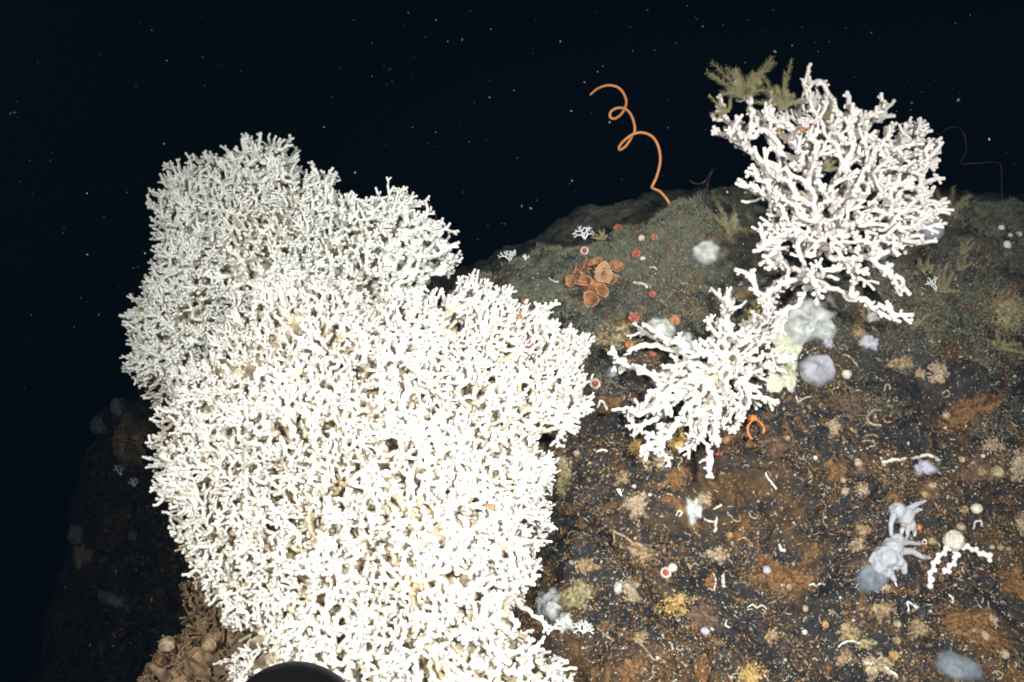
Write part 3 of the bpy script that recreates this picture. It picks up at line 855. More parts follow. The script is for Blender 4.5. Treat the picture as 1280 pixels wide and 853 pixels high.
def drape(pts, lift, sub=4):
    P = []
    for x, y in catmull(np.array([[a, b, 0] for a, b in pts], float), sub)[:, :2]:
        p, n = hit(x, y); P.append(p + snormal(x, y, 4) * lift * mpp(p))
    P = np.array(P)
    for _ in range(2): P[1:-1] = (P[:-2] + 2 * P[1:-1] + P[2:]) / 4
    return P

def worm(label, pts, r, mt='white', name='worm_tube', group='tube worms on the rock', cat='worm tube', sub=4):
    P = drape(pts, r * .7, sub); m = mpp(P[0]); mb = MB(); rw = np.random.default_rng(int(pts[0][0] * 3))
    P[1:-1] += np.array([noise.noise_vector(Vector(p * 190)) for p in P[1:-1]]) * r * m * .9; r = r * rw.uniform(.78, .95)
    R = r * m * np.interp(np.linspace(0, 1, len(P)), [0, .2, 1], [.6, 1, .9]) * (1 + .16 * np.sin(np.arange(len(P)) * 1.9)) * rw.uniform(.85, 1.12, len(P))
    tube(mb, P, R, 7)
    return tag(mb.build(name, M[mt]), label, cat, group)

def cup_at(mb, base, axis, r, h, rng, lip=1.0, sides=18):
    lathe(mb, base, axis, [(r * .22, -h * .1), (r * .20, h * .35), (r * .34, h * .6), (r * .75, h * .85), (r * lip, h), (r * lip * 1.04, h * 1.04), (r * .93, h * .97), (r * .62, h * .72), (r * .33, h * .5), (r * .22, h * .3), (r * .02, h * .25)], 28, .2, rng)

def anemone(label, px, py, r, col='red', rim='pink', name='anemone', cat='anemone', lean=(0, 0), tent=18):
    rng = np.random.default_rng(int(px + py)); p, n = hit(px, py); m = mpp(p); n = unit(snormal(px, py, 6) + unit(CAM - p) * .7)
    root = thing(name, label, cat, p, 'small cup animals on the rock')
    mb = MB(); lathe(mb, p - n * r * m * .3, n, [(r * m * .9, 0), (r * m * .8, r * m * .7), (r * m * .95, r * m * 1.2), (r * m * .85, r * m * 1.35), (r * m * .5, r * m * 1.3)], 16, .05, rng)
    mb.build('column', M[rim], root)
    mb = MB(); lathe(mb, p + n * r * m * .92, n, [(r * m * .86, 0.0), (r * m * .6, r * m * .16), (r * m * .25, r * m * .06), (r * m * .02, -r * m * .1)], 16, .05, rng)
    mb.build('mouth_disc', M[col], root)
    X, Y = frames(n[None]); X, Y = X[0], Y[0]; mb = MB()
    for k in range(tent):
        t = 2 * math.pi * k / tent + rng.uniform(-.1, .1); d = X * math.cos(t) + Y * math.sin(t)
        b = p + n * r * m * .95 + d * r * m * .82
        tube(mb, [b - d * r * m * .2, b + d * r * m * .08 + n * r * m * .22, b + d * r * m * .2 + n * r * m * .2], r * m * np.array([.13, .11, .07]), 5)
    o = mb.build('tentacles', M[rim if col == 'red' else col], root); o['kind'] = 'stuff'
    return root

def twig(mb, p, d, L, r, depth, rng, spread=.7, flatn=None, ratio=.72):
    d = unit(d); q = p + d * L; mid = (p + q) / 2 + rng.normal(0, L * .06, 3)
    tube(mb, [p, mid, q], [r, r * .9, r * .8], 5)
    if depth <= 0: return
    for s_ in (-1, 1) if rng.random() < .85 else (rng.choice([-1, 1]), 0):
        ax = np.cross(d, flatn) if flatn is not None else rng.normal(0, 1, 3)
        twig(mb, q, d + unit(ax) * s_ * spread * rng.uniform(.6, 1.3) + rng.normal(0, .12, 3), L * ratio * rng.uniform(.8, 1.2), r * .82, depth - 1, rng, spread, flatn, ratio)

def little_tree(name, label, cat, px, py, size, mt, up=(0, -1), depth=3, r=.9, n=3, group=None, spread=.7, base=None):
    rng = np.random.default_rng(int(px * 7 + py)); p, nn = hit(px, py)
    if base is not None: p = np.array(base)
    m = mpp(p); root = thing(name, label, cat, p, group)
    d0 = RIGHT * up[0] - UP * up[1]; view = unit(CAM - p)
    for k in range(n):
        mb = MB(); a = (k - (n - 1) / 2) * .7
        d = d0 + np.cross(d0, view) * a + view * .35 + rng.normal(0, .1, 3)
        twig(mb, p, d, size * m * .38, r * m, depth, rng, spread, view + rng.normal(0, .4, 3))
        mb.build('branch', M[mt], root)
    return root

def bush(name, label, px, py, size, n, mt='hydroid', depth=None, aim=(0, -1), fan=1.2, base=None, group='olive hydroid bushes'):
    """feathery hydroid: curved stems, each fringed with fine side hairs"""
    rng = np.random.default_rng(int(px * 5 + py)); 
    p = at(px, py, depth) if depth else hit(px, py)[0]
    m = mpp(p); root = thing(name, label, 'hydroid', p, group); view = unit(CAM - p)
    d0 = unit(RIGHT * aim[0] - UP * aim[1]); sd = np.cross(view, d0)
    for k in range(int(n * 1.0)):
        a = rng.uniform(-fan, fan) * .9; L = size * m * rng.uniform(.45, .95)
        d = unit(d0 * math.cos(a) + sd * math.sin(a) + view * rng.uniform(-.5, .6))
        bend = rng.normal(0, .5, 3)
        S = np.array([p + d * L * t + bend * L * t * t for t in np.linspace(0, 1, 9)])
        mb = MB(); tube(mb, S, np.linspace(.5, .2, 9) * m, 5)
        for t in np.linspace(.10, 1, 34):
            q = p + d * L * t + bend * L * t * t; dt = unit(d + 2 * bend * t)
            for s_ in range(5):
                e = rng.normal(0, 1, 3); e = unit(e - dt * e.dot(dt)) + dt * rng.uniform(.3, .8); e = unit(e)
                l2 = size * m * .17 * rng.uniform(.6, 1.15) * (1 if t < .75 else 1.6 - .8 * t)
                w = unit(np.cross(e, view)) * .13 * m
                mid = q + e * l2 * .55; end = q + e * l2 + dt * l2 * .25
                mb.add([q - w, q + w, mid + w * .8, mid - w * .8, end], [[0, 1, 2, 3]], [[3, 2, 4]])
        mb.build('frond', M[mt], root)
    return root

def soft_body(mb_parts, voxel):
    mb = MB()
    for kind, *a in mb_parts:
        if kind == 'b': blob(mb, *a)
        else: tube(mb, *a)
    return remesh(mb, voxel)

# --- the coiled orange whip and its dim neighbours
def whip(label, pts, d, r, mt, amp=.012, name='whip_coral', root_px=None):
    p2 = catmull(np.array([[x, y, 0] for x, y in pts], float), 5)[:, :2]
    n = len(p2); t = np.linspace(0, 1, n)
    P = at(p2[:, 0], p2[:, 1], d + amp * np.sin(t * 17))
    mb = MB(); m = d / FPX
    tube(mb, P, r * m * np.interp(t, [0, .08, 1], [.75, 1, 1.1]), 8)
    return tag(mb.build(name, M[mt]), label, 'whip coral', 'whip corals on the crest')
SP = [(228, 135), (270, 100), (330, 80), (390, 92), (425, 130), (440, 180), (425, 230), (395, 265), (365, 278), (343, 265), (350, 235), (385, 215), (430, 218), (465, 250), (485, 300),
      (490, 350), (470, 390), (437, 440), (403, 462), (399, 442), (430, 405), (480, 370), (530, 360), (580, 375), (615, 410), (637, 470), (640, 540), (620, 620), (598, 668), (592, 684), (605, 694), (640, 710), (680, 755), (716, 812), (732, 835)]
whip('bright orange coiled whip coral curling up from the crest of the rock', [(690 + x / 4.74, 90 + y / 4.74) for x, y in SP], 1.86, 1.65, 'whip')
whip('dim brown whip coral with a square bend standing on the far crest', [(1176, 168), (1184, 161), (1196, 159), (1204, 166), (1208, 182), (1206, 194), (1201, 203), (1204, 205), (1222, 204), (1244, 203), (1251, 208), (1252, 226), (1252, 252)], 2.06, .6, 'whip_dark')
whip('short dim brown forked whip beside the crest coral', [(862, 226), (870, 230), (880, 228), (886, 219), (891, 212), (887, 222), (884, 234), (885, 250)], 1.9, .9, 'whip_dark')
whip('faint brown coiled whip just beyond the cream grey coral', [(512, 257), (518, 251), (528, 250), (537, 256), (538, 266), (531, 272), (524, 267), (528, 260), (540, 262), (546, 280), (540, 330), (545, 380)], 1.97, .8, 'whip_dark')

# --- hydroid bushes
bush('hydroid_bush', 'tallest feathery olive hydroid bush at the top of the crest coral', 930, 124, 46, 18, depth=1.62, aim=(-.1, -1), fan=.8)
bush('hydroid_bush', 'middle feathery olive hydroid between the bush top and the highest coral tip', 978, 138, 34, 11, depth=1.61, aim=(.1, -1), fan=.9)
bush('hydroid_bush', 'small dark feathery hydroid caught in the gap of the crest coral branches', 1030, 150, 26, 8, depth=1.64, aim=(.1, -1), fan=1.0)
bush('hydroid_bush', 'olive hydroid tuft filling a hole in the middle of the crest coral', 1032, 214, 26, 8, depth=1.60, aim=(0, -1), fan=1.4)
bush('hydroid_bush', 'low feathery hydroid tuft under the left arms of the crest coral', 912, 140, 24, 6, depth=1.63, aim=(-.6, -.6), fan=1.0)
bush('hydroid_bush', 'upright pale olive hydroid on the rock beside the blue sponge', 914, 296, 34, 12, aim=(0, -1), fan=.5)
bush('hydroid_bush', 'wide olive hydroid growing behind the outer tips of the crest coral', 1188, 272, 38, 10, aim=(0, -1), fan=1.1)
bush('hydroid_bush', 'olive hydroid tuft right beneath the lilac ball sponge', 1152, 338, 24, 9, aim=(.2, -1), fan=1.2)
bush('hydroid_bush', 'fuzzy hydroid surrounding the little white feathery hydrocoral', 1176, 366, 24, 9, aim=(.2, -1), fan=1.1)
bush('hydroid_bush', 'small hydroid tuft on the shaded far slope above a rounder tuft', 1202, 318, 20, 7, aim=(0, -1), fan=1.2)
bush('hydroid_bush', 'small rounded brownish hydroid tuft on the shaded far slope', 1198, 338, 20, 7, aim=(0, -1), fan=1.5)
bush('hydroid_bush', "tan hydroid mat tuft low on the slope right of the crest coral's lowest arm", 1141, 412, 22, 10, aim=(0, -1), fan=1.5)
bush('hydroid_bush', 'olive hydroid fringe on the crest near the upright red anemone', 756, 300, 15, 10, aim=(-.1, -1), fan=1.4)
bush('hydroid_bush', 'olive fringe hanging below the small lobes of the crest coral', 935, 400, 24, 9, aim=(.2, -1), fan=1.1)

# --- sponges, larger ones first
patch('sponge', 'large pale cloudy sponge above the grey lilac one', 'sponge', 1009, 400, 41, 32, 15, 'blue_sponge', irr=.22, group='sponges')
patch('sponge', 'yellowish grey sponge slope below the large pale cloudy sponge', 'sponge', 986, 428, 24, 32, 9, 'green_sponge', irr=.3, rot=10, group='sponges')
patch('sponge', 'large smooth grey lilac sponge next to a pale green frilled sponge', 'sponge', 1021, 463, 25, 22, 14, 'lilac_sponge', irr=.1, group='sponges', rough=.1)
patch('sponge', 'pale green frilled sponge touching the small sprawling coral', 'sponge', 979, 470, 22, 22, 9, 'green_sponge', irr=.32, group='sponges', rough=.8)
patch('sponge', 'brown hairy lump on the pale cloudy sponge', 'sponge', 1022, 418, 17, 13, 9, 'brown', irr=.4, group='sponges', rough=.9)
patch('sponge', 'small lilac patch beside the brown hairy lump', 'sponge', 1034, 426, 9, 11, 6, 'lilac_sponge', irr=.25, group='sponges')
patch('sponge', 'thin lilac smear below the loose arm of the crest coral', 'sponge', 1087, 428, 13, 11, 6, 'lilac_sponge', irr=.3, rot=30, group='sponges')
patch('sponge', 'pale blue patch just under the crooked lowest arm of the crest coral', 'sponge', 1091, 397, 10, 8, 5, 'blue_sponge', irr=.3, group='sponges')
patch('sponge', 'tan fuzzy strip between two lilac smears', 'sponge', 1076, 404, 10, 24, 7, 'tan', irr=.4, group='sponges', rough=.9)
patch('sponge', 'round blue grey sponge on the upper slope near the crest', 'sponge', 882, 316, 19, 17, 13, 'blue_sponge', irr=.12, group='sponges', rough=.15)
patch('sponge', 'pale blue oblong sponge behind the raised arm of the small coral', 'sponge', 826, 411, 22, 13, 8, 'blue_sponge', rot=28, irr=.2, group='sponges')
patch('sponge', 'little pale blue sponge between the oblong one and the small coral', 'sponge', 857, 423, 11, 8, 5, 'blue_sponge', rot=15, irr=.2, group='sponges')
patch('sponge', 'olive sponge full of dark pores beside the big white coral', 'sponge', 767, 422, 29, 21, 9, 'olive', irr=.22, group='sponges', pits=14, nr=14, nt=44)
patch('sponge', 'blue sponge lobe half hidden under the small coral branches', 'sponge', 830, 470, 18, 12, 6, 'blue_sponge', rot=-30, irr=.3, group='sponges')
patch('sponge', 'grey lilac spot under the lowest long arm of the small coral', 'sponge', 766, 465, 9, 8, 4, 'lilac_sponge', irr=.2, group='sponges')
ballthing('sponge', 'round lilac sponge at the edge of the crest coral', 'sponge', 1150, 297, 16, 'lilac_sponge', 1, .05, 'sponges', tall=1.0, sink=-1.2)
ballthing('sponge', 'hazy blue sponge low under the crest coral branches', 'sponge', 1092, 318, 13, 'blue_sponge', .8, .1, 'sponges', sink=-.2)
patch('sponge', 'yellow lump beside the lower forked arm of the small coral', 'sponge', 796, 559, 10, 12, 8, 'yellow', irr=.25, group='sponges')
patch('sponge', 'tan frilled sponge under the lower forked arm of the small coral', 'sponge', 818, 574, 24, 13, 7, 'cream', irr=.4, rot=-8, group='sponges', rough=.7)
patch('sponge', 'mustard sponge behind the lower forked arm of the small coral', 'sponge', 849, 552, 14, 15, 7, 'yellow', irr=.35, group='sponges')
patch('sponge', 'chalky blue white upright sponge on dark rock', 'sponge', 866, 638, 11, 19, 7, 'blue_sponge', irr=.3, rot=-14, group='sponges', rough=.6)
patch('sponge', 'beige crust touching the chalky upright sponge', 'sponge', 882, 625, 10, 10, 5, 'cream', irr=.4, group='sponges')
patch('sponge', 'fluffy beige lump with a pinkish middle', 'sponge', 795, 633, 18, 17, 8, 'cream', irr=.4, group='sponges', rough=.9)
patch('sponge', 'small beige lump above the fluffy beige lump', 'sponge', 778, 597, 10, 9, 6, 'tan', irr=.35, group='sponges')
patch('sponge', 'olive lobed sponge standing in the gap right of the biggest coral', 'sponge', 703, 594, 13, 28, 9, 'olive', irr=.4, rot=4, group='sponges', rough=.7)
patch('sponge', 'orange tan crust lump left of the chalky upright sponge', 'sponge', 844, 627, 10, 9, 5, 'rust', irr=.35, group='sponges')
patch('sponge', 'flat round maroon brown sponge with a white looped tube on it', 'sponge', 1059, 504, 23, 21, 7, 'brown', irr=.12, group='sponges', rough=.3)
patch('sponge', 'beige knob under the flat maroon sponge', 'sponge', 1042, 535, 11, 15, 7, 'cream', irr=.35, group='sponges', rough=.8)
patch('sponge', 'irregular beige sponge on the upper right face', 'sponge', 1172, 466, 14, 15, 6, 'cream', irr=.45, rot=30, group='sponges')
patch('sponge', 'little beige sponge near the irregular beige one', 'sponge', 1151, 467, 8, 8, 5, 'cream', irr=.3, group='sponges')
patch('sponge', 'flat cream and tan sponge in a dark hollow', 'sponge', 1124, 455, 18, 11, 5, 'tan', irr=.3, group='sponges')
patch('sponge', 'broad rusty sponge with a bent white tube lying on it', 'sponge', 1214, 514, 42, 20, 8, 'rust', rot=-28, irr=.35, group='sponges', nr=14, nt=48, rough=.7)
patch('sponge', 'pale tan star shaped crust on the right face', 'sponge', 1240, 556, 14, 11, 4, 'cream', irr=.6, group='sponges')
patch('sponge', 'two lobed bluish sponge under the wavy cream tube', 'sponge', 1155, 586, 17, 11, 9, 'lilac_sponge', irr=.25, group='sponges')
patch('sponge', 'cream sponge with a dark hole at the picture edge', 'sponge', 1273, 584, 14, 25, 9, 'cream', irr=.3, group='sponges', pits=2, rough=.6)
patch('sponge', 'rusty ring sponge with a cream knob in it', 'sponge', 1078, 584, 14, 12, 6, 'brown', irr=.2, group='sponges', pits=2)
patch('sponge', 'rusty round sponge with a pale centre below the bluish sponge', 'sponge', 1163, 611, 15, 13, 6, 'rust', irr=.2, group='sponges')
patch('sponge', 'rusty sponge with two white strokes across it', 'sponge', 1045, 592, 16, 15, 6, 'rust', irr=.3, group='sponges', rough=.7)
patch('sponge', 'squarish cream stone like sponge', 'sponge', 1078, 613, 9, 10, 7, 'cream', irr=.2, group='sponges')
patch('sponge', 'frilly pale blue sponge at the tip of the lowest coral arm', 'sponge', 687, 757, 19, 20, 8, 'blue_sponge', irr=.35, group='sponges', rough=.7)
patch('sponge', 'second pale blue frill below the frilly one', 'sponge', 706, 779, 14, 12, 6, 'blue_sponge', irr=.35, rot=35, group='sponges', rough=.7)
patch('sponge', 'mustard lobed sponge beside the frilly pale blue sponge', 'sponge', 721, 746, 25, 20, 10, 'olive', irr=.4, group='sponges', rough=.8)
patch('sponge', 'flat tan sponge above the mustard lobed sponge', 'sponge', 733, 708, 17, 11, 6, 'tan', irr=.3, group='sponges')
patch('sponge', 'beige branching crust with a chalky blue side', 'sponge', 788, 736, 15, 16, 6, 'cream', irr=.5, group='sponges', rough=.7)
patch('sponge', 'chalky blue side lobe of the beige branching crust', 'sponge', 773, 735, 6, 9, 5, 'blue_sponge', irr=.2, group='sponges')
patch('sponge', 'olive tan crust above the red and white cup coral', 'sponge', 802, 692, 13, 17, 5, 'tan', irr=.5, rot=-25, group='sponges', rough=.7)
patch('sponge', 'yellow sponge with wriggly pores beside a chalky knob', 'sponge', 842, 756, 20, 18, 10, 'yellow', irr=.25, group='sponges', pits=12, nr=14, nt=44, rough=.6)
patch('sponge', 'yellow porous sponge cut by the bottom edge', 'sponge', 939, 843, 20, 15, 10, 'yellow', irr=.3, group='sponges', pits=9, nr=12, nt=40, rough=.6)
patch('sponge', 'long orange brown crust across the middle of the face', 'sponge', 980, 722, 44, 24, 5, 'rust', rot=18, irr=.35, group='sponges', nr=14, nt=48, rough=.8)
patch('sponge', 'reddish brown crust left of the small lilac button', 'sponge', 878, 768, 20, 20, 5, 'brown', irr=.35, group='sponges', rough=.8)
patch('sponge', 'rust mound at the bottom edge under the reddish crust', 'sponge', 882, 849, 15, 10, 7, 'rust', irr=.25, group='sponges')
patch('sponge', 'orange rust mound at the bottom near the white curly tube', 'sponge', 785, 838, 19, 19, 7, 'rust', irr=.35, group='sponges', rough=.8)
patch('sponge', 'broad tan sponge with two cream knobs near the bottom corner', 'sponge', 1217, 784, 50, 27, 8, 'rust', rot=27, irr=.3, group='sponges', nr=16, nt=56, rough=.6)
patch('sponge', 'tan rusty patch beside the beaded white coral', 'sponge', 1268, 726, 20, 24, 5, 'rust', irr=.4, group='sponges', rough=.7)
patch('sponge', 'chalky splash on the broad tan sponge', 'sponge', 1239, 775, 11, 6, 4, 'cream', rot=40, irr=.45, group='sponges')
patch('sponge', 'blue grey slug shaped sponge at the bottom edge', 'sponge', 1196, 834, 35, 19, 15, 'soft_dark', rot=24, irr=.12, group='sponges', rough=.1)
patch('sponge', 'chalky cream lump with a pink spot near the bottom edge', 'sponge', 1097, 833, 22, 17, 10, 'cream', irr=.4, rot=15, group='sponges', rough=.9)
patch('sponge', 'tan swirled ring sponge beside a white crooked tube', 'sponge', 1061, 791, 17, 14, 8, 'tan', irr=.2, group='sponges', pits=1)
patch('sponge', 'smaller tan ring sponge below the swirled one', 'sponge', 1055, 821, 12, 12, 7, 'tan', irr=.2, group='sponges', pits=1)
patch('sponge', 'smooth tan sponge above the chalky cream lump', 'sponge', 1083, 805, 14, 9, 6, 'olive', irr=.2, group='sponges')
patch('sponge', 'round tan sponge left of the milky soft coral head', 'sponge', 1078, 664, 11, 12, 8, 'tan', irr=.15, group='sponges')
patch('sponge', 'beige twiggy crust left of the milky soft coral body', 'sponge', 1069, 682, 14, 9, 6, 'cream', rot=-20, irr=.5, group='sponges', rough=.8)
patch('sponge', 'brown orange mound above the milky soft coral head', 'sponge', 1117, 622, 13, 9, 8, 'rust', irr=.25, group='sponges')
patch('sponge', 'brown mound with two pale knobs right of the brown orange mound', 'sponge', 1163, 612, 17, 13, 5, 'brown', irr=.3, group='sponges')
patch('sponge', 'beige crust between the swirled sponge and the white hydrocoral', 'sponge', 1104, 762, 16, 14, 6, 'tan', irr=.45, group='sponges', rough=.8)
patch('sponge', 'tan crust with a pair of cream buttons', 'sponge', 1148, 786, 16, 13, 5, 'tan', irr=.35, group='sponges')
patch('sponge', 'pale tan sponge at the picture edge above the rusty patch', 'sponge', 1277, 660, 10, 20, 7, 'cream', irr=.3, group='sponges')
patch('sponge', 'speckled cream crust near a yellow bead', 'sponge', 896, 694, 17, 10, 4, 'cream', irr=.55, group='sponges', rough=.9)
patch('sponge', 'rusty cup crust holding a white upright tube', 'sponge', 888, 727, 11, 12, 5, 'rust', irr=.3, group='sponges', rough=.8)
patch('sponge', 'brown crust under the raised arm of the small coral', 'sponge', 815, 447, 15, 10, 4, 'brown', irr=.4, group='sponges')
patch('sponge', 'rusty mottled crust under the tips of the small coral', 'sponge', 913, 540, 14, 12, 4, 'rust', irr=.35, group='sponges', rough=.8)
patch('sponge', 'brown crust in the middle below the orange clawed animal', 'sponge', 968, 560, 26, 15, 4, 'brown', irr=.45, group='sponges', rough=.8)
patch('sponge', 'tan crust in the cleft near the two lobed bluish sponge', 'sponge', 1222, 590, 36, 20, 4, 'brown', irr=.4, group='sponges', rough=.8)
patch('sponge', 'fluffy rust crust beneath the chalky upright sponge', 'sponge', 840, 600, 24, 14, 4, 'rust', irr=.5, rot=-15, group='sponges', rough=.8)
patch('sponge', 'tan wrinkled crust under the yellow porous sponge', 'sponge', 800, 797, 11, 9, 5, 'tan', irr=.4, group='sponges')
patch('sponge', 'tan hummock below the long orange brown crust', 'sponge', 965, 796, 9, 10, 5, 'tan', irr=.35, group='sponges')

# round fuzzy anemone like sponge with a dark mouth, far right
p, n = hit(1254, 392); m = mpp(p)
fr = thing('tube_anemone', 'round fuzzy olive animal with a dark central mouth', 'anemone', p)
mb = MB(); encrust(mb, 1254, 392, 24, 26, 12, seed=77, irr=.12, rough=.5, pits=0); mb.build('body', M['olive'], fr)
nv = unit(snormal(1254, 386, 8) + .5 * unit(CAM - p))
mb = MB(); lathe(mb, hit(1257, 384)[0] + nv * 9 * m, nv, [(11 * m, 0), (11 * m, 2 * m), (9 * m, 3.2 * m), (7 * m, 2 * m), (4 * m, -2 * m), (.2 * m, -4 * m)], 20, .06, np.random.default_rng(4)); mb.build('mouth', M['dead'], fr)
rng = np.random.default_rng(41); mb = MB()
for k in range(420):
    t, r = rng.uniform(0, 6.28), rng.uniform(.45, 1.05)
    q, nn_ = hit(1254 + 25 * r * math.cos(t), 392 + 27 * r * math.sin(t)); d = unit(nv + .8 * (RIGHT * math.cos(t) - UP * math.sin(t)) + rng.normal(0, .3, 3))
    q = q + nv * 8 * m * max(0, 1 - r * r) ** .5; w = unit(np.cross(d, CAM - q)) * .5 * m; l = rng.uniform(5, 11) * m
    mb.add([q - w, q + w, q + d * l], None, [[0, 1, 2]])
o = mb.build('tentacles', M['hydroid'], fr); o['kind'] = 'stuff'
bush('hydroid_bush', 'tangled olive hydroid below the round fuzzy animal', 1246, 438, 24, 10, aim=(0, -1), fan=1.5)

# --- milky soft coral on the lower face (head, body and finger lobes)
p, n = hit(1112, 690); n = snormal(1112, 690, 20); m = mpp(p)
def on(px, py, lift):
    q, _ = hit(px, py); return q + n * lift * m
sc = thing('soft_coral', 'milky white soft coral with drooping finger lobes on the lower face', 'soft coral', p)
E3 = np.eye(3)
F_ = lambda r, k=.75: E3 * r * m * np.array([[1], [k], [1]])
out = soft_body([('b', on(1097, 707, 5), E3 * 12 * m, 3, .25, 2.5, 1), ('b', on(1103, 697, 6), E3 * 15 * m, 3, .2, 2.5, 2), ('b', on(1111, 686, 6), E3 * 13 * m, 3, .25, 2.5, 3), ('b', on(1117, 676, 6), E3 * 9 * m, 3, .2, 2, 9), ('b', on(1116, 702, 5), E3 * 11 * m, 3, .3, 2.5, 11), ('b', on(1106, 715, 4), E3 * 8 * m, 3, .3, 2, 12),
                 ('t', [on(1116, 690, 8), on(1134, 690, 9), on(1148, 697, 7), on(1159, 698, 5)], np.array([6, 4.2, 3.4, 2.4]) * m, 10),
                 ('t', [on(1118, 700, 8), on(1125, 707, 7), on(1128, 716, 4)], np.array([6.5, 5, 3.8]) * m, 10),
                 ('t', [on(1116, 680, 8), on(1130, 679, 9), on(1146, 681, 6)], np.array([5, 3.3, 2.2]) * m, 10),
                 ('t', [on(1104, 712, 6), on(1111, 720, 5), on(1117, 726, 3)], np.array([5.5, 4.5, 2.8]) * m, 10),
                 ('t', [on(1096, 690, 6), on(1089, 694, 6), on(1085, 702, 4)], np.array([5, 4, 3]) * m, 10)], .9 * m)
out.build('body', M['soft'], sc)
out = soft_body([('b', on(1117, 640, 8), E3 * 11 * m, 3, .25, 2.5, 4), ('b', on(1126, 648, 8), E3 * 12 * m, 3, .25, 2.5, 5), ('b', on(1132, 657, 7), E3 * 9 * m, 3, .25, 2.5, 6),
                 ('t', [on(1112, 645, 8), on(1109, 656, 7), on(1110, 668, 6), on(1115, 678, 6)], np.array([4.5, 3.4, 2.8, 3.5]) * m, 8),
                 ('t', [on(1126, 640, 10), on(1138, 632, 11), on(1152, 627, 8)], np.array([5, 3.6, 2]) * m, 10), ('t', [on(1130, 645, 10), on(1142, 638, 9), on(1147, 638, 8)], np.array([4.5, 3, 2]) * m, 10),
                 ('t', [on(1132, 658, 8), on(1139, 664, 7), on(1140, 670, 5)], np.array([5, 3.5, 2.4]) * m, 10), ('t', [on(1124, 656, 8), on(1122, 668, 7), on(1118, 677, 6)], np.array([4, 2.6, 3]) * m, 10),
                 ('t', [on(1128, 658, 9), on(1130, 670, 7), on(1127, 678, 6)], np.array([4, 2.6, 2.2]) * m, 10)], .9 * m)
out.build('head', M['soft'], sc)
mb = MB(); blob(mb, on(1119, 658, 16), E3 * 3.2 * m, 2, .2, 2, 3); mb.build('orange_mouth', M['salmon_pale'], sc)
mb = MB(); blob(mb, on(1145, 660, 6), E3 * 4.2 * m, 2, .3, 2, 4); tag(mb.build('sponge', M['orange']), 'small orange lump touching the head of the milky soft coral', 'sponge', 'sponges')
patch('sponge', 'dark grey round translucent sponge behind the milky soft coral body', 'sponge', 1088, 722, 22, 21, 9, 'soft_dark', irr=.08, group='sponges', rough=.1)
patch('sponge', 'small cream lump under the grey translucent sponge', 'sponge', 1107, 736, 7, 6, 5, 'cream', irr=.3, group='sponges')
little_tree('hydrocoral', 'slender white branched hydrocoral hanging below the milky soft coral', 'hydrocoral', 1117, 724, 46, 'hydrocoral', up=(.08, 1), depth=3, r=1.3, n=2, group='small white hydrocorals', spread=.45)

# --- ball with three beaded arms
p, n = hit(1187, 680); n = snormal(1187, 680, 14); m = mpp(p)
bc = thing('beaded_coral', 'white ball with three knobbly beaded arms on the lower face', 'coral', p)
def onb(px, py, lift):
    q, _ = hit(px, py); return q + n * lift * m
mb = MB(); blob(mb, onb(1187, 678, 8), E3 * 13 * m, 4, .16, 5, 6); mb.build('head', M['white'], bc)
for pts in ([(1183, 686), (1178, 690), (1171, 697), (1165, 704), (1163, 713), (1159, 722), (1160, 733)], [(1190, 687), (1192, 692), (1191, 700), (1186, 708), (1181, 714), (1177, 717)], [(1196, 683), (1203, 685), (1211, 687), (1219, 691), (1225, 695), (1231, 694), (1235, 702)]):
    mb = MB(); P = np.array([onb(x, y, 5) for x, y in catmull(np.array([[a, b, 0] for a, b in pts], float), 3)[:, :2]])
    rng = np.random.default_rng(len(P) + int(pts[0][0]))
    tube(mb, P, 2.4 * m, 8)
    for k_, q in enumerate(P[::2]):
        t_ = unit(np.gradient(P, axis=0)[min(2 * k_, len(P) - 1)]); sd_ = np.cross(t_, n) * (1 if k_ % 2 else -1)
        blob(mb, q + sd_ * 2.2 * m + n * m, E3 * rng.uniform(3.1, 4.0) * m, 2, .15, 2, k_)
    mb.build('arm', M['coral'], bc)

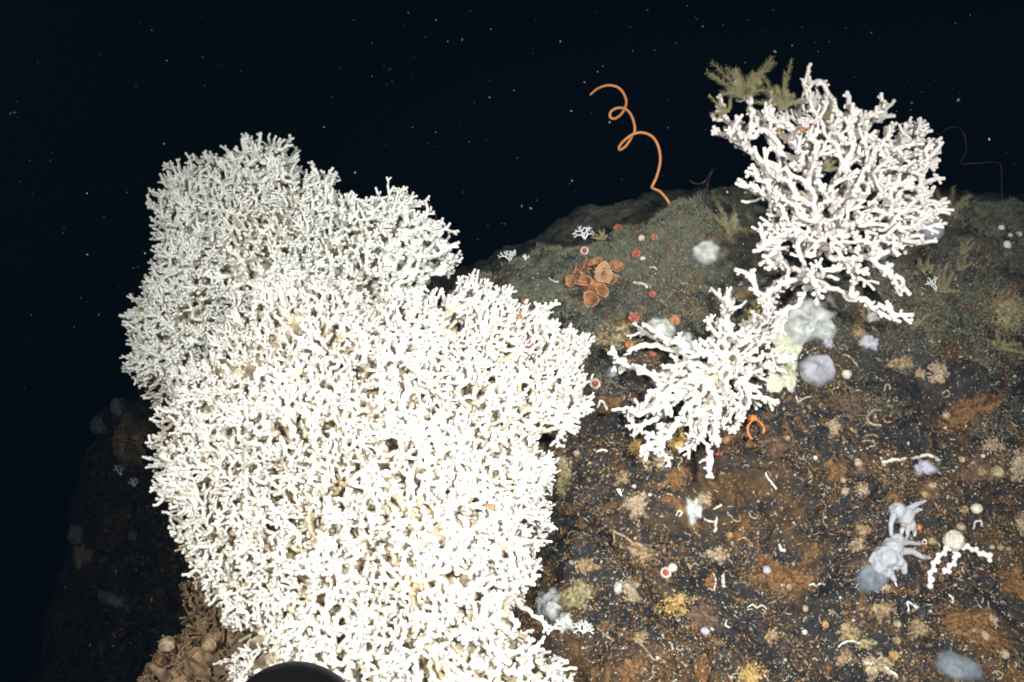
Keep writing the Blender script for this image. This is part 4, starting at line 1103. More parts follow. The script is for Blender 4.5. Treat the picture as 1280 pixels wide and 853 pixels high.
# --- orange cup cluster near the crest
p, n = hit(747, 358); n = unit(snormal(747, 358, 16)); m = mpp(p)
cc = thing('cup_cluster', 'cluster of salmon orange funnel cups on the upper slope', 'cup sponge', p)
rng = np.random.default_rng(23); c0 = p - n * 2 * m
for (x, y, r, pale) in ((748, 332, 9, 0), (774, 337, 9, 0), (733, 360, 12, 0), (743, 379, 9.5, 0), (733, 336, 9, 0), (722, 342, 8, 0), (718, 357, 7, 0), (759, 347, 11, 1), (757, 368, 7.5, 0), (766, 352, 8, 0)):
    q, _ = hit(x, y); tip = q + n * rng.uniform(9, 15) * m; b = c0 + (q - c0) * .45
    ax = unit(tip - b + .45 * unit(CAM - q) * np.linalg.norm(tip - b) + rng.normal(0, .25, 3) * np.linalg.norm(tip - b)); tip2 = tip
    mb = MB(); h = r * 1.25 * m
    tube(mb, [c0 + (q - c0) * .25, (b + tip) / 2, tip - ax * h * .8], np.array([2.2, 2.0, 2.0]) * m, 8)
    st = rng.bit_generator.state; cup_at(mb, tip - ax * h, ax, r * m, h, rng); cup = mb.build('cup', M['salmon_pale' if pale else 'salmon'], cc)
    rng.bit_generator.state = st; mb = MB(); lathe(mb, tip - ax * h, ax, [(r * m * .99, h * .985), (r * m * 1.07, h * 1.0), (r * m * 1.09, h * 1.05), (r * m * 1.02, h * 1.07), (r * m * .97, h * 1.03)], 28, .2, rng); mb.build('rim', M['salmon_pale'], cup)
    mb = MB(); lathe(mb, tip - ax * h, ax, [(r * m * .62, h * .745), (r * m * .42, h * .60), (r * m * .2, h * .40), (r * m * .01, h * .36)], 20, .12, rng); mb.build('throat_shade', M['brown'], cup)  # dark lining: shade inside the cup put into the colour for depth
    mb = MB(); Xc, Yc = frames(ax[None]); Xc, Yc = Xc[0], Yc[0]
    for q_ in range(14):
        t_ = 2 * math.pi * q_ / 14; dd_ = Xc * math.cos(t_) + Yc * math.sin(t_); b_ = tip - ax * h
        tube(mb, [b_ + dd_ * r * m * .36 + ax * h * .6, b_ + dd_ * r * m * .72 + ax * h * .86, b_ + dd_ * r * m * 1.0 + ax * h * 1.05, b_ + dd_ * r * m * 1.14 + ax * h * (1.09 + .06 * (q_ % 2))], r * m * np.array([.05, .06, .07, .05]), 5)
    fr_ = mb.build('frill', M['salmon_pale' if pale else 'salmon'], cup); fr_['kind'] = 'stuff'
mb = MB(); blob(mb, c0 + n * 2 * m, E3 * 12 * m, 3, .25, 2, 3); mb.build('base', M['salmon'], cc)

# --- anemones and cup corals
for a in (('white rimmed red cup coral above the salmon cup cluster', 731, 316, 5.5, 'red', 'white'), ('red topped anemone on the skyline of the rock', 774, 288, 5.5, 'red', 'salmon'), ('pink anemone just under the skyline', 820, 298, 5, 'salmon', 'pink'),
          ('pale pink button anemone between two pinker ones', 803, 299, 4, 'pink', 'white'), ('deep red anemone beside a white shell', 796, 319, 6, 'red', 'salmon'), ('dark red anemone under the thick white tube', 815, 369, 6, 'red', 'brown'),
          ('open red anemone just above the raised arm of the small coral', 792, 400, 7, 'red', 'salmon'), ('salmon ring anemone behind the pale blue oblong sponge', 844, 402, 7, 'salmon', 'cream'), ('orange crescent anemone below the olive pored sponge', 787, 433, 6, 'salmon', 'orange'),
          ('red brown anemone between the two long arms of the small coral', 814, 443, 6, 'red', 'brown'), ('pink and white anemone at the tip of the biggest coral', 744, 483, 7, 'red', 'white'), ('raspberry red and white cup coral touching a white ball', 830, 718, 7, 'red', 'white'),
          ('tan ring anemone close to the upper edge of the biggest coral', 657, 377, 5, 'salmon', 'tan'), ('beige ring animal between the tips of the small coral', 910, 538, 5, 'cream', 'tan'), ('tan ring animal below the beige ring animal', 906, 549, 5, 'salmon', 'tan'),
          ('tan open cup above the smooth tan sponge', 1120, 781, 5, 'cream', 'tan')):
    anemone(*a)
ballthing('sponge', 'white ball beside the raspberry cup coral', 'sponge', 839, 711, 6.5, 'white', .9, .1, 'round white and cream knobs')
ballthing('sponge', 'white shell lump beside the deep red anemone', 'sponge', 804, 324, 4, 'white', .7, .3, 'round white and cream knobs')

# --- knobs and balls
for lab, x, y, r, mt in (('bright white ball right of the grey lilac sponge', 1057, 468, 6.5, 'white'), ('cream knob on the rusty ring sponge', 1072, 580, 6, 'cream'), ('orange cream knob above the squarish cream sponge', 1055, 616, 5.5, 'cream'),
                         ('beige bead left of the rusty sponge with strokes', 1054, 602, 4.5, 'cream'), ('beige ball at the rim of the broad rusty sponge', 1181, 521, 6, 'cream'), ('topmost cream bead of the right face group', 1201, 575, 4.5, 'cream'),
                         ('smallest cream bead of the right face group', 1215, 579, 3.5, 'cream'), ('white dot above the right face group of beads', 1228, 571, 3, 'white'), ('tan knob beside the largest cream knob', 1224, 589, 6.5, 'tan'), ('largest cream knob of the right face group', 1245, 592, 8.5, 'cream'),
                         ('plain beige ball on dark rock below the zigzag tube', 1006, 762, 5, 'cream'), ('small lilac button on the reddish brown crust', 881, 790, 6, 'lilac_sponge'), ('tan bead at the end of a hooked tube', 1031, 782, 5.5, 'yellow'),
                         ('white oval bead on bare dark rock', 1005, 790, 3.5, 'white'), ('yellow bead below the speckled white tubes', 912, 670, 4.5, 'yellow'), ('greyish bead on the orange brown crust', 986, 735, 5, 'cream'), ('white pea on the orange brown crust', 978, 733, 2.6, 'white'),
                         ('blue grey bead on the orange brown crust', 958, 714, 5.5, 'lilac_sponge'), ('oval cream shell on the right face', 1219, 637, 7.5, 'white'), ('tan oval left of the oval cream shell', 1205, 639, 6, 'tan'), ('tan pear shaped knob below the oval cream shell', 1200, 660, 6, 'cream'),
                         ('first of three cream dots in a row near the right edge', 1239, 684, 4, 'cream'), ('middle of three cream dots in a row', 1249, 685, 4.5, 'cream'), ('last of three cream dots in a row', 1259, 687, 4.5, 'tan'),
                         ('smaller cream knob on the broad tan sponge', 1217, 791, 5, 'cream'), ('bigger cream knob on the broad tan sponge', 1230, 797, 7, 'cream'), ('left button of the cream pair on tan crust', 1145, 791, 4, 'cream'), ('right button of the cream pair on tan crust', 1154, 789, 4, 'cream'),
                         ('tan ball beside the white crooked tube', 1120, 801, 6, 'tan'), ('cream lump near the bottom corner', 1254, 820, 7, 'cream'), ('tan shell beside a tiny ring tube', 1164, 677, 6, 'tan'), ('yellow tan ball at the foot of the chalky cream lump', 1118, 820, 7, 'yellow'),
                         ('pale knob in the rusty round sponge', 1165, 608, 5, 'cream'), ('second pale knob in the brown mound', 1157, 619, 5, 'tan'), ('bone white speck shell above the fluffy beige lump', 793, 609, 3, 'white'), ('white speck shell between two crusts', 812, 619, 2.6, 'white'),
                         ('cream dot below the orange clawed animal', 983, 547, 4, 'cream'), ('white shell bead lower in the dark cleft', 1019, 573, 3, 'white'), ('cream oval on the grooved face', 721, 568, 4.5, 'cream'),
                         ('big white dot of the group on the shaded far slope', 1257, 307, 5.5, 'hydrocoral'), ('top white dot of the group on the shaded far slope', 1251, 286, 4.2, 'hydrocoral'), ('right white dot of the group on the shaded far slope', 1272, 294, 4.6, 'hydrocoral'), ('faint middle dot of the group on the shaded far slope', 1262, 295, 3.2, 'hydrocoral')):
    ballthing('sponge', lab, 'sponge', x, y, r, mt, random.uniform(.75, 1), .14, 'round white and cream knobs')

# --- worm tubes
W = [('cream curl on the dark middle face above the speckled crust', [(922, 676), (930, 672), (936, 677), (941, 684)], 1.4, 'cream'), ('thin white squiggle on black rock under the orange brown crust', [(934, 760), (940, 756), (946, 761), (953, 757), (958, 762)], 1.3, 'white'),
     ('white comma tube below the beaded arms', [(1186, 744), (1191, 748), (1190, 754)], 1.8, 'white'), ('cream squiggle between the raspberry cup coral and the rusty cup crust', [(858, 705), (864, 709), (868, 704), (873, 708)], 1.3, 'cream'),
     ('C shaped tan tube with a red worm beside it', [(1101, 514), (1093, 514), (1085, 519), (1083, 525), (1090, 531), (1101, 533)], 2.2, 'cream'),
     ('red worm curled inside the C shaped tan tube', [(1104, 521), (1105, 527), (1112, 529), (1120, 524)], 1.8, 'salmon'),
     ('thick straight cream tube on dark rock', [(1102, 579), (1112, 577), (1122, 576), (1130, 574)], 3.0, 'white'),
     ('wavy cream tube arched over the bluish sponge', [(1139, 573), (1148, 572), (1157, 569), (1166, 571), (1173, 576)], 2.6, 'white'),
     ('thin white W shaped tube under the grey lilac sponge', [(995, 495), (997, 503), (1003, 500), (1008, 496), (1013, 497)], 1.2, 'white'),
     ('white looped tube on the flat maroon sponge', [(1055, 491), (1058, 484), (1062, 486), (1065, 493), (1070, 489), (1077, 490)], 1.4, 'cream'),
     ('cream shell tube above the flat maroon sponge', [(1053, 444), (1060, 445), (1067, 452), (1072, 459)], 1.6, 'cream'),
     ('bent white tube on the broad rusty sponge', [(1217, 517), (1210, 523), (1205, 530), (1207, 534)], 1.5, 'white'),
     ('small hook tube left of the irregular beige sponge', [(1105, 489), (1107, 482), (1111, 482), (1112, 487)], 1.4, 'cream'),
     ('tiny coiled ring tube above the broad rusty sponge', [(1178, 494), (1180, 489), (1185, 489), (1186, 494), (1182, 497)], 1.4, 'cream'),
     ('upright curly cream tube below the small coral', [(845, 572), (850, 572), (852, 577), (848, 582), (850, 590), (849, 593)], 1.3, 'cream'),
     ('white dash tube on dark rock left of the yellow lump', [(746, 566), (753, 563), (758, 565)], 2.0, 'white'),
     ('tan C tube on dark rock left of the yellow lump', [(768, 546), (762, 548), (762, 553), (768, 554)], 1.2, 'tan'),
     ('white arched tube close to the biggest coral', [(746, 510), (751, 501), (756, 506), (758, 513)], 2.2, 'white'),
     ('thick white tube above the dark red anemone', [(792, 355), (800, 355), (806, 357), (809, 360)], 2.3, 'white'),
     ('white bent sliver on the upper slope near the salmon cups', [(686, 348), (692, 352), (698, 353)], 1.3, 'white'),
     ('white forked sliver right of the deep red anemone', [(812, 335), (818, 334), (823, 340)], 1.3, 'white'),
     ('curly white tube above the rusty crust lump', [(845, 645), (848, 638), (853, 641), (849, 646)], 1.5, 'white'),
     ('white dash right of the chalky upright sponge', [(892, 637), (897, 634), (901, 632)], 1.8, 'white'),
     ('cream dash further right of the chalky upright sponge', [(909, 642), (914, 646), (919, 651)], 1.6, 'cream'),
     ('upright white tube below the chalky upright sponge', [(896, 648), (894, 656), (893, 665)], 2.2, 'white'),
     ('thin white link beside the chalky upright sponge', [(880, 648), (886, 652), (893, 652)], 1.5, 'white'),
     ('pale wishbone tube above the yellow bead', [(909, 640), (917, 650), (925, 652), (924, 644)], 1.2, 'cream'),
     ('pinkish cream tube in the middle of the dark face', [(936, 640), (938, 646), (943, 649), (949, 646)], 1.4, 'cream'),
     ('cream hook tube high in the middle of the dark face', [(1029, 640), (1030, 648), (1028, 655), (1034, 658)], 1.5, 'cream'),
     ('white upright tube in the rusty cup crust', [(891, 718), (894, 727), (892, 738)], 1.8, 'white'),
     ('white stubby tube right of the rusty cup crust', [(904, 720), (903, 727), (904, 734)], 2.4, 'white'),
     ('white star shaped tube stump above the orange brown crust', [(973, 681), (976, 687), (980, 689)], 2.6, 'white'),
     ('zigzag white tube right of the orange brown crust', [(1011, 732), (1016, 729), (1020, 733), (1025, 729), (1031, 732)], 1.6, 'white'),
     ('white L shaped tube on dark rock', [(908, 775), (906, 782), (912, 785)], 1.4, 'white'),
     ('tan hooked tube ending in a tan bead', [(1024, 769), (1024, 777), (1030, 781)], 1.2, 'cream'),
     ('tan looping tube right of the tan bead', [(1036, 768), (1042, 765), (1047, 770)], 1.2, 'cream'),
     ('cream fork tube left of the bottom yellow sponge', [(836, 803), (839, 807), (841, 812)], 2.2, 'cream'),
     ('white curly tube above the orange rust mound', [(800, 806), (808, 812), (815, 824), (823, 826), (826, 821)], 1.3, 'cream'),
     ('white upright curl right of the orange rust mound', [(818, 832), (815, 838), (817, 845), (811, 850)], 1.3, 'cream'),
     ('cream chip tube near the pale blue frills', [(747, 786), (755, 793), (760, 798), (767, 802)], 1.8, 'cream'),
     ('tan snag tube above the flat tan sponge', [(695, 654), (701, 660), (702, 668)], 1.2, 'tan'),
     ('white snag tube above the olive tan crust', [(762, 664), (768, 666), (769, 677)], 1.8, 'cream'),
     ('beige stalk tube running to the olive tan crust', [(764, 663), (778, 670), (792, 679), (803, 684)], 2.2, 'cream'),
     ('tan horseshoe tube at the right of the cream shell', [(1216, 662), (1219, 653), (1225, 651), (1226, 658)], 1.6, 'white'),
     ('tiny white ring tube right of the milky soft coral', [(1152, 679), (1154, 675), (1158, 677), (1156, 681), (1152, 680)], 1.2, 'white'),
     ('white spiral tube below the beaded arms', [(1199, 706), (1203, 704), (1206, 708), (1202, 711), (1205, 716)], 1.5, 'cream'),
     ('tan ring tube below the middle beaded arm', [(1193, 719), (1197, 715), (1201, 719), (1198, 724), (1194, 722)], 1.2, 'tan'),
     ('white crooked tube across the tan swirled sponge', [(1048, 809), (1055, 804), (1062, 801), (1070, 804), (1074, 803)], 2.2, 'white'),
     ('dark rust hook on the broad tan sponge', [(1198, 779), (1201, 773), (1208, 772), (1212, 776)], 2.2, 'dead'),
     ('white ridge on the chalky cream lump', [(1080, 829), (1088, 832), (1100, 836), (1110, 838), (1120, 846)], 3.2, 'white'),
     ('white stroke on the rusty sponge', [(1041, 597), (1045, 589), (1049, 583)], 1.4, 'white'),
     ('rust curl tube below the thick straight cream tube', [(1118, 610), (1126, 608), (1131, 600), (1128, 594)], 1.3, 'tan'),
     ('pale shell outline tube above the thick straight cream tube', [(1078, 553), (1084, 551), (1092, 553), (1093, 558), (1086, 559)], 1.6, 'cream'),
     ('tan stub tube left of the pale shell outline', [(1063, 535), (1068, 539), (1071, 545)], 2.4, 'tan'),
     ('pale tan stub tube above the pale shell outline', [(1081, 543), (1088, 543), (1096, 545)], 2.6, 'tan'),
     ('white twig tube in the cleft centre', [(957, 592), (961, 600), (966, 607), (970, 612)], 1.7, 'hydrocoral'),
     ('tan curl at the lower right corner', [(1240, 842), (1247, 839), (1254, 845), (1247, 850)], 1.8, 'cream'),
     ('cream sliver right edge near the holed sponge', [(1263, 527), (1267, 532), (1272, 533)], 1.4, 'cream'),
     ('olive stub tube by the flat tan and cream sponge', [(1010, 588), (1014, 594), (1015, 600)], 1.4, 'tan')]
for lab, pts, r, mt in W: worm(lab, pts, r, mt)

# --- small white hydrocorals
little_tree('hydrocoral', 'tiny blue white star shaped hydrocoral on the low skyline next to the big corals', 'hydrocoral', 637, 327, 16, 'hydrocoral', (0, -1), 3, 1.1, 3, 'small white hydrocorals', .6)
little_tree('hydrocoral', 'tiniest white hydrocoral sprig on the low skyline', 'hydrocoral', 657, 326, 10, 'hydrocoral', (0, -1), 2, .9, 2, 'small white hydrocorals')
little_tree('hydrocoral', 'blue white hydrocoral tuft on the skyline left of the red topped anemone', 'hydrocoral', 731, 299, 17, 'hydrocoral', (-.1, -1), 3, 1.3, 3, 'small white hydrocorals')
little_tree('hydrocoral', 'white feathery hydrocoral slanting out of fuzzy hydroids', 'hydrocoral', 1170, 364, 24, 'hydrocoral', (-.75, -.7), 2, 1.3, 3, 'small white hydrocorals', .5)
little_tree('hydrocoral', 'snowflake like white hydrocoral below the mustard sponge', 'hydrocoral', 729, 792, 18, 'hydrocoral', (0, -1), 3, 1.1, 5, 'small white hydrocorals', .8)
little_tree('hydrocoral', 'bluish snowflake hydrocoral on the pale blue frill', 'hydrocoral', 708, 786, 18, 'hydrocoral', (-.2, -1), 3, 1.0, 4, 'small white hydrocorals', .8)
little_tree('hydrocoral', 'white tuft hydrocoral at the foot of the fluffy beige lump', 'hydrocoral', 777, 620, 12, 'hydrocoral', (-.4, -1), 2, .9, 2, 'small white hydrocorals')
little_tree('hydrocoral', 'faint white sprig on the dark rock far behind the biggest coral', 'hydrocoral', 151, 594, 16, 'hydrocoral', (0, -1), 2, 1.2, 3, 'small white hydrocorals')
little_tree('hydrocoral', 'second faint white sprig on the dark rock below the first', 'hydrocoral', 168, 608, 13, 'hydrocoral', (.1, -1), 2, 1.2, 3, 'small white hydrocorals')

# --- dim sponges on the dark rock behind the big coral
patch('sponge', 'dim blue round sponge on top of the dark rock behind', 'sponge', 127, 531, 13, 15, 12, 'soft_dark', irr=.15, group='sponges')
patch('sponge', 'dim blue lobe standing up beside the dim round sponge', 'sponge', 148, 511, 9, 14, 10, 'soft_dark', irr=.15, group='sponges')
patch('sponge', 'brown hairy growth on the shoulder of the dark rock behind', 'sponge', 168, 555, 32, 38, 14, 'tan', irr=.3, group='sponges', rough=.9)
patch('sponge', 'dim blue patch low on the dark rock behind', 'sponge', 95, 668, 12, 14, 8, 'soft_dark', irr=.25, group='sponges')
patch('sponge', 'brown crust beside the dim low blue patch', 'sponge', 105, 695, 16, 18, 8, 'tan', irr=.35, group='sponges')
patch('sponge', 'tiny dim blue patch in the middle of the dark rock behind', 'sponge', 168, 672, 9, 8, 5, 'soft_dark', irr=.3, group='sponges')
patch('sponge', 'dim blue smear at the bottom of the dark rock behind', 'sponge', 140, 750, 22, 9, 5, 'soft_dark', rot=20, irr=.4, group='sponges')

# --- orange animals holding on to the corals
def squat(label, px, py, d, s_, claws, name='squat_lobster', cat='squat lobster', legs=4, mt='orange', flip=1):
    p = at(px, py, d); m = d / FPX; view = unit(CAM - p); root = thing(name, label, cat, p, 'orange animals clinging to the corals')
    mb = MB(); blob(mb, p, np.stack([RIGHT * 3.2 * s_ * m, UP * 4.6 * s_ * m, FWD * 2.6 * s_ * m]), 3, .15, 2, px); mb.build('body', M[mt], root)
    for pts in claws:
        P = at(np.array([a for a, b in pts], float), np.array([b for a, b in pts], float), d - .004)
        P = catmull(P, 4); mb = MB(); tube(mb, P, m * s_ * np.interp(np.linspace(0, 1, len(P)), [0, .5, .85, 1], [1.2, 1.5, 2.0, .8]), 7); mb.build('claw', M[mt], root)
    rng = np.random.default_rng(int(px))
    for k in range(legs):
        sg = 1 if k % 2 else -1; b = p + UP * (k // 2 - .5) * 3 * m * s_
        mb = MB(); tube(mb, [b, b + (RIGHT * sg * 4 + UP * rng.uniform(0, 3)) * m * s_ + view * 2 * m, b + (RIGHT * sg * 6 - UP * 3) * m * s_], m * s_ * np.array([.8, .6, .4]), 5); mb.build('leg', M[mt], root)
    return root
dS1 = lambda x, y: float(rock_depth(x, y))
squat('orange animal with two long hooked claws at the lower edge of the small coral', 941, 523, dS1(941, 523) - .03, 1, [[(940, 526), (935, 533), (935, 541), (938, 547), (941, 549)], [(943, 524), (949, 527), (954, 533), (955, 539), (953, 542)]])
squat('yellow orange feathery armed animal at the top of the small coral', 938, 398, dS1(938, 398) - .05, .7, [[(937, 397), (934, 390), (931, 386)], [(938, 396), (942, 389), (947, 384), (951, 381)], [(939, 398), (945, 394), (950, 387)], [(936, 398), (936, 391), (938, 385)]], 'brittle_star', 'brittle star', 0, 'yellow')
squat('orange brown slender animal deep in the centre of the small coral', 911, 452, dS1(911, 452) - .085, .8, [[(911, 450), (910, 443), (914, 440)], [(910, 455), (907, 463), (904, 470)], [(912, 455), (913, 464)]], 'brittle_star', 'brittle star', 0)
squat('red orange curled animal at the lowest tip of the small coral', 897, 568, dS1(897, 568) - .012, .6, [[(896, 569), (891, 567), (888, 562)], [(899, 568), (904, 566)]], 'brittle_star', 'brittle star', 0, 'red')
squat('orange shrimp on the far side edge of the biggest coral', 243, 598, 1.40, 1.1, [[(243, 596), (240, 590), (238, 586)], [(244, 601), (247, 605)]], 'squat_lobster', 'squat lobster', 4)
squat('orange squat lobster just below the orange shrimp', 251, 617, 1.385, 1.3, [[(251, 612), (248, 606)], [(254, 612), (256, 607)], [(249, 622), (246, 626)]], 'squat_lobster', 'squat lobster', 4)
squat('small orange squat lobster among tan twigs low on the biggest coral', 270, 711, 1.37, .8, [[(270, 708), (268, 703)], [(271, 714), (273, 718)]], 'squat_lobster', 'squat lobster', 4)
squat('rust coloured squat lobster on the upper flank of the biggest coral', 649, 397, 1.46, .8, [[(649, 394), (651, 389)], [(648, 400), (646, 404)]], 'squat_lobster', 'squat lobster', 4, 'salmon')
squat('red worm like animal lying on the flank of the biggest coral', 660, 435, 1.455, .7, [[(658, 438), (655, 441)], [(662, 433), (666, 430)]], 'squat_lobster', 'squat lobster', 2, 'red')
squat('orange brown animal tucked in lower middle branches of the biggest coral', 613, 633, 1.215, .8, [[(611, 631), (607, 634)], [(616, 632), (621, 630)]], 'squat_lobster', 'squat lobster', 4, 'salmon')
squat('orange animal in the upper hollow of the crest coral', 1002, 162, 1.53, .9, [[(998, 162), (993, 165)], [(1006, 161), (1012, 160)]], 'squat_lobster', 'squat lobster', 4, 'salmon')
squat('small orange animal near the left arms of the crest coral', 974, 166, 1.53, .7, [[(974, 163), (977, 160)]], 'squat_lobster', 'squat lobster', 2, 'yellow')

# --- an olive rod lodged in the biggest coral
mb = MB(); P = at(np.array([642, 637, 631, 626]), np.array([728, 745, 760, 775]), np.array([1.33, 1.33, 1.33, 1.34])); tube(mb, P, .0034, 10)
tag(mb.build('sea_pen', M['pen']), 'dark olive rod lodged in the lower flank of the biggest coral', 'sea pen')

# --- pale sponge ball and lumps on the dead coral
def dball(label, px, py, d, r, mt):
    mb = MB(); blob(mb, at(px, py, d), E3 * r * d / FPX, 3, .2, 2, px); tag(mb.build('sponge', M[mt]), label, 'sponge', 'sponges')
dball('pale round sponge on the brown dead coral at the lower left', 209, 806, 1.36, 10, 'cream')
dball('orange brown knob below the pale round sponge', 200, 826, 1.36, 7, 'rust')
dball('tan knob on the crumbling dead coral beside the black housing', 262, 806, 1.33, 9, 'tan')
dball('grey tan sponge wedged in the dead coral just under white branches', 285, 752, 1.36, 13, 'olive')

# --- black instrument housing of the vehicle, poking in at the bottom
hp = at(366, 921, .62); m = .62 / FPX
hr = thing('instrument_housing', 'black domed instrument housing poking in at the bottom edge', 'instrument', hp)
axis = unit(UP * 1.0 + FWD * .45); rr = 92 * m
mb = MB(); lathe(mb, hp - axis * rr * 3.0, axis, [(rr * .98, 0), (rr * 1.0, rr * .1), (rr * 1.0, rr * 2.9), (rr * .98, rr * 3.0)], 64); mb.build('barrel', M['rubber'], hr)
mb = MB(); lathe(mb, hp, axis, [(rr * math.cos(t) * .985, rr * math.sin(t) * .985) for t in np.linspace(0, 1.54, 24)] + [(rr * .001, rr * .985)], 64); mb.build('dome', M['rubber'], hr)
mb = MB(); lathe(mb, hp - axis * rr * .12, axis, [(rr * 1.0, 0), (rr * 1.05, rr * .02), (rr * 1.05, rr * .1), (rr * 1.0, rr * .12)], 64); mb.build('ring', M['metal'], hr)

# ------------------------------------------------------------------ grit, shell chips and turf on the rock
rng = np.random.default_rng(55)
rockN = np.zeros((ny, nx, 3)); gy, gx = np.gradient(ROCKV, axis=0), np.gradient(ROCKV, axis=1); rockN = unit(np.cross(gy, gx))
if rockN[NB + 100, :, 2].mean() < 0: rockN = -rockN
def sample_rock(n, x0, x1, smin, smax, power=1.0):
    """n points on the rock between two photograph columns and fractions of its face"""
    fx = np.interp(rng.uniform(x0, x1, n), pxs, np.arange(nx)); ss = smin + (smax - smin) * rng.random(n) ** power
    fy = NB + np.interp(ss, s, np.arange(NS))
    i0, j0 = np.minimum(fy.astype(int), ny - 2), np.minimum(fx.astype(int), nx - 2); a, b = (fy - i0)[:, None], (fx - j0)[:, None]
    P = (ROCKV[i0, j0] * (1 - a) * (1 - b) + ROCKV[i0 + 1, j0] * a * (1 - b) + ROCKV[i0, j0 + 1] * (1 - a) * b + ROCKV[i0 + 1, j0 + 1] * a * b)
    return P, rockN[i0, j0], ss

OCT = np.array([[1, 0, 0], [0, 1, 0], [-1, 0, 0], [0, -1, 0], [0, 0, 1], [0, 0, -.6]], float)
OT = np.array([[0, 1, 4], [1, 2, 4], [2, 3, 4], [3, 0, 4], [1, 0, 5], [2, 1, 5], [3, 2, 5], [0, 3, 5]])
PAL = np.array([[.48, .41, .29], [.29, .21, .11], [.19, .11, .05], [.20, .10, .035], [.58, .54, .46], [.10, .085, .07], [.16, .12, .08], [.34, .36, .36]])
def grit(name, n, x0, x1, smin, smax, smean, pal_p, aniso=1.0, clump=None):
    P, N_, ss = sample_rock(n, x0, x1, smin, smax, .9)
    keep = np.array([noise.noise(Vector(p * 11)) + .35 * noise.noise(Vector(p * 40)) + .8 * noise.noise(Vector(p * 4.0) + Vector((3, 3, 8))) for p in P]) + rng.uniform(-.38, .5, n) > .02
    if clump is not None: keep = np.array([noise.fractal(Vector(p * 13) + Vector((4, 4, 4)), .6, 2.3, 4) for p in P]) > clump + .25 * np.array([noise.noise(Vector(p * 4.5) + Vector((1, 9, 3))) for p in P])
    P, N_ = P[keep], N_[keep]; n = len(P)
    X, Y = frames(N_); t = rng.uniform(0, 6.28, n)
    A = X * np.cos(t)[:, None] + Y * np.sin(t)[:, None]; B = np.cross(N_, A)
    sz = smean * np.minimum(np.exp(rng.normal(0, .5, n)), 2.2); k1 = rng.uniform(.7, 1.0 + aniso, n); k2 = rng.uniform(.4, .9, n)
    O = OCT[None] * rng.uniform(.65, 1.25, (n, 6, 1))
    V = P[:, None] + N_[:, None] * (sz * .15)[:, None, None] + (A[:, None] * O[..., 0:1] * k1[:, None, None] + B[:, None] * O[..., 1:2] + N_[:, None] * O[..., 2:3] * k2[:, None, None]) * sz[:, None, None]
    T = (OT[None] + (np.arange(n) * 6)[:, None, None]).reshape(-1, 3)
    c = PAL[rng.choice(len(PAL), n, p=pal_p)] * rng.uniform(.7, 1.25, (n, 1))
    mb = MB(); mb.add(V.reshape(-1, 3), None, T, tint=np.repeat(np.clip(c, 0, 1), 6, 0))
    o = mb.build(name, M['grit'], smooth=name != 'shell_grit'); o['kind'] = 'stuff'; return o
grit('shell_grit', 52000, 440, 1330, .0, .80, .00088, [.09, .17, .20, .17, .05, .16, .14, .02])
grit('rock_crumbs', 4500, 560, 1330, .05, .80, .0020, [.10, .18, .22, .20, .02, .12, .14, .02], .8)
grit('rock_crumbs', 2500, 60, 560, .0, .80, .0030, [.10, .18, .22, .10, .02, .18, .18, .02], .8)

grit('crust_granules', 75000, 560, 1330, .06, .80, .00145, [.03, .18, .30, .30, .0, .09, .10, .0], .4, clump=.19)

# tiny curled tubes and threads
P, N_, ss = sample_rock(2600, 600, 1330, .06, .8, .9)
mb = MB()
for p, n_ in zip(P, N_):
    X, Y = frames(n_[None]); X, Y = X[0], Y[0]; L_ = rng.uniform(.003, .009); t = rng.uniform(0, 6.28); cv_ = rng.normal(0, 2.2); q = p + n_ * .0008; pts = [q]
    for k in range(4):
        q = q + (X * math.cos(t) + Y * math.sin(t)) * L_ / 4 + n_ * rng.normal(.0002, .0005); t += cv_ / 3; pts.append(q)
    c = PAL[rng.choice([0, 0, 1, 4, 4, 7])] * rng.uniform(.7, 1.2)
    tube(mb, np.array(pts), rng.uniform(.00035, .0008), 4, caps=False, tint=np.clip(c, 0, 1))
o = mb.build('thread_tubes', M['grit']); o['kind'] = 'stuff'

# olive turf of fine hydroid hairs near the crest, thinning out down the face
def turf(name, n, x0, x1, smin, smax, L0, cols, thr, power=1.6):
    P, N_, ss = sample_rock(n, x0, x1, smin, smax, power)
    keep = np.array([noise.noise(Vector(p * 9 + Vector((5, 1, 2)))) + .5 * noise.noise(Vector(p * 28)) for p in map(Vector, P)]) > thr
    P, N_ = P[keep], N_[keep]; n = len(P); ss = ss[keep]
    d = unit(N_ * .8 + rng.normal(0, .75, (n, 3))); L_ = L0 * rng.uniform(.4, 1.3, n)
    view = unit(CAM - P); w = unit(np.cross(d, view + rng.normal(0, .4, (n, 3)))) * rng.uniform(.00022, .00045, (n, 1))
    bend = rng.normal(0, .35, (n, 3)); m1 = P + (d * .5 + bend * .12) * L_[:, None]; e1 = P + (d + bend * .5) * L_[:, None]
    V = np.stack([P - w, P + w, m1 + w * .8, m1 - w * .8, e1], 1).reshape(-1, 3); o_ = (np.arange(n) * 5)[:, None]
    Q = np.array([[0, 1, 2, 3]]) + o_; T = np.array([[3, 2, 4]]) + o_
    c = np.array(cols)[rng.choice(len(cols), n)] * rng.uniform(.6, 1.25, (n, 1))
    mb = MB(); mb.add(V, Q, T, tint=np.repeat(np.clip(c, 0, 1), 5, 0)); o = mb.build(name, M['turf']); o['kind'] = 'stuff'
OL = [(.21, .21, .13), (.29, .27, .16), (.16, .18, .14), (.12, .145, .125), (.26, .255, .18)]
turf('hydroid_turf', 110000, 470, 1500, 0, .22, .0065, OL, -.14)
turf('hydroid_turf', 40000, 400, 1050, 0, .06, .006, OL, -.3, 1.0)
turf('hydroid_turf', 12000, 1050, 1400, .0, .30, .011, OL, .08, 1.0)
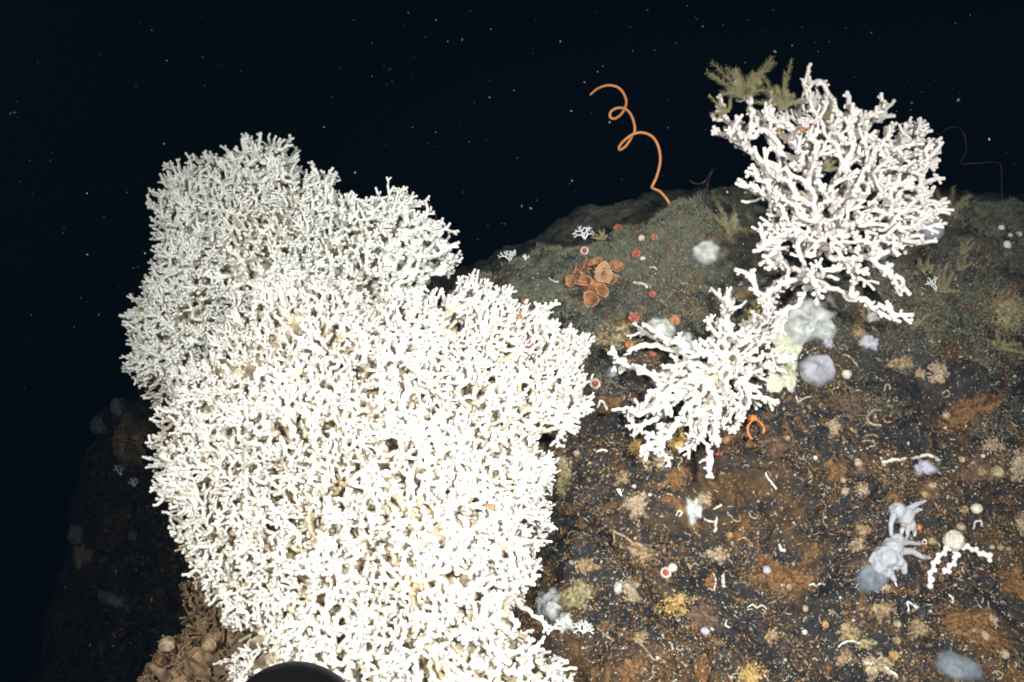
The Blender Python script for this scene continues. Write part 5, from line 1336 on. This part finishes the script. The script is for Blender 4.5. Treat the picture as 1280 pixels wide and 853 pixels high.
turf('hydroid_turf', 14000, 560, 1350, .15, .75, .006, [(.26, .18, .09), (.20, .12, .06), (.34, .28, .18)], .12, 1.0)
turf('hydroid_turf', 9000, 60, 300, .0, .6, .02, [(.16, .15, .10), (.22, .17, .09)], -.1, 1.0)

# ------------------------------------------------------------------ marine snow drifting in the water
rng = np.random.default_rng(66); mb = MB(); Vi, Fi = ico(1)
for k in range(700):
    x, y = rng.uniform(-60, 1340), rng.uniform(-40, 500); d = rng.uniform(.9, 2.6)
    if y > 430 and x > 120: continue
    r = d / FPX * .30 * math.exp(rng.normal(0, .6)); st = unit(rng.normal(0, 1, 3))
    k_ = Vi * r * rng.uniform(.6, 1.3, (len(Vi), 1)); k_ = k_ + np.outer(k_ @ st, st) * rng.uniform(0, 1.2)
    mb.add(at(x, y, d) + k_, None, Fi)
for x, y, r in ((13, 142, 1.6), (18, 141, 1.8), (205, 180, 1.8), (123, 394, 1.4), (612, 122, 1.4), (444, 216, 1.8), (747, 90, 1.3), (1198, 125, 3.0), (714, 139, 1.6), (762, 153, 1.8), (715, 226, 1.4), (39, 394, 1.2), (990, 57, 1.5), (37, 201, 1), (63, 201, 1.2)):
    d = 1.7; mb.add(at(x, y, d) + Vi * r * .8 * d / FPX * rng.uniform(.7, 1.3, (len(Vi), 1)), None, Fi)
o = mb.build('marine_snow', M['snow']); o['kind'] = 'stuff'

# ------------------------------------------------------------------ the water itself
mb = MB()
lo, hi = np.array([-31.0, -21.0, -7.5]), np.array([31.0, 41.0, 1.9])
c = np.array([[x, y, z] for x in (lo[0], hi[0]) for y in (lo[1], hi[1]) for z in (lo[2], hi[2])])
mb.add(c, [[0, 1, 3, 2], [4, 6, 7, 5], [0, 4, 5, 1], [2, 3, 7, 6], [0, 2, 6, 4], [1, 5, 7, 3]])
hm = bpy.data.materials.new('sea_water'); hm.use_nodes = True
nt = hm.node_tree; nt.nodes.remove(nt.nodes['Principled BSDF'])
pv = nt.nodes.new('ShaderNodeVolumePrincipled')
pv.inputs['Color'].default_value = (.008, .022, .042, 1); pv.inputs['Density'].default_value = .20
pv.inputs['Anisotropy'].default_value = .3
nt.links.new(pv.outputs['Volume'], nt.nodes['Material Output'].inputs['Volume'])
hz = mb.build('haze', hm, smooth=False); hz['kind'] = 'stuff'
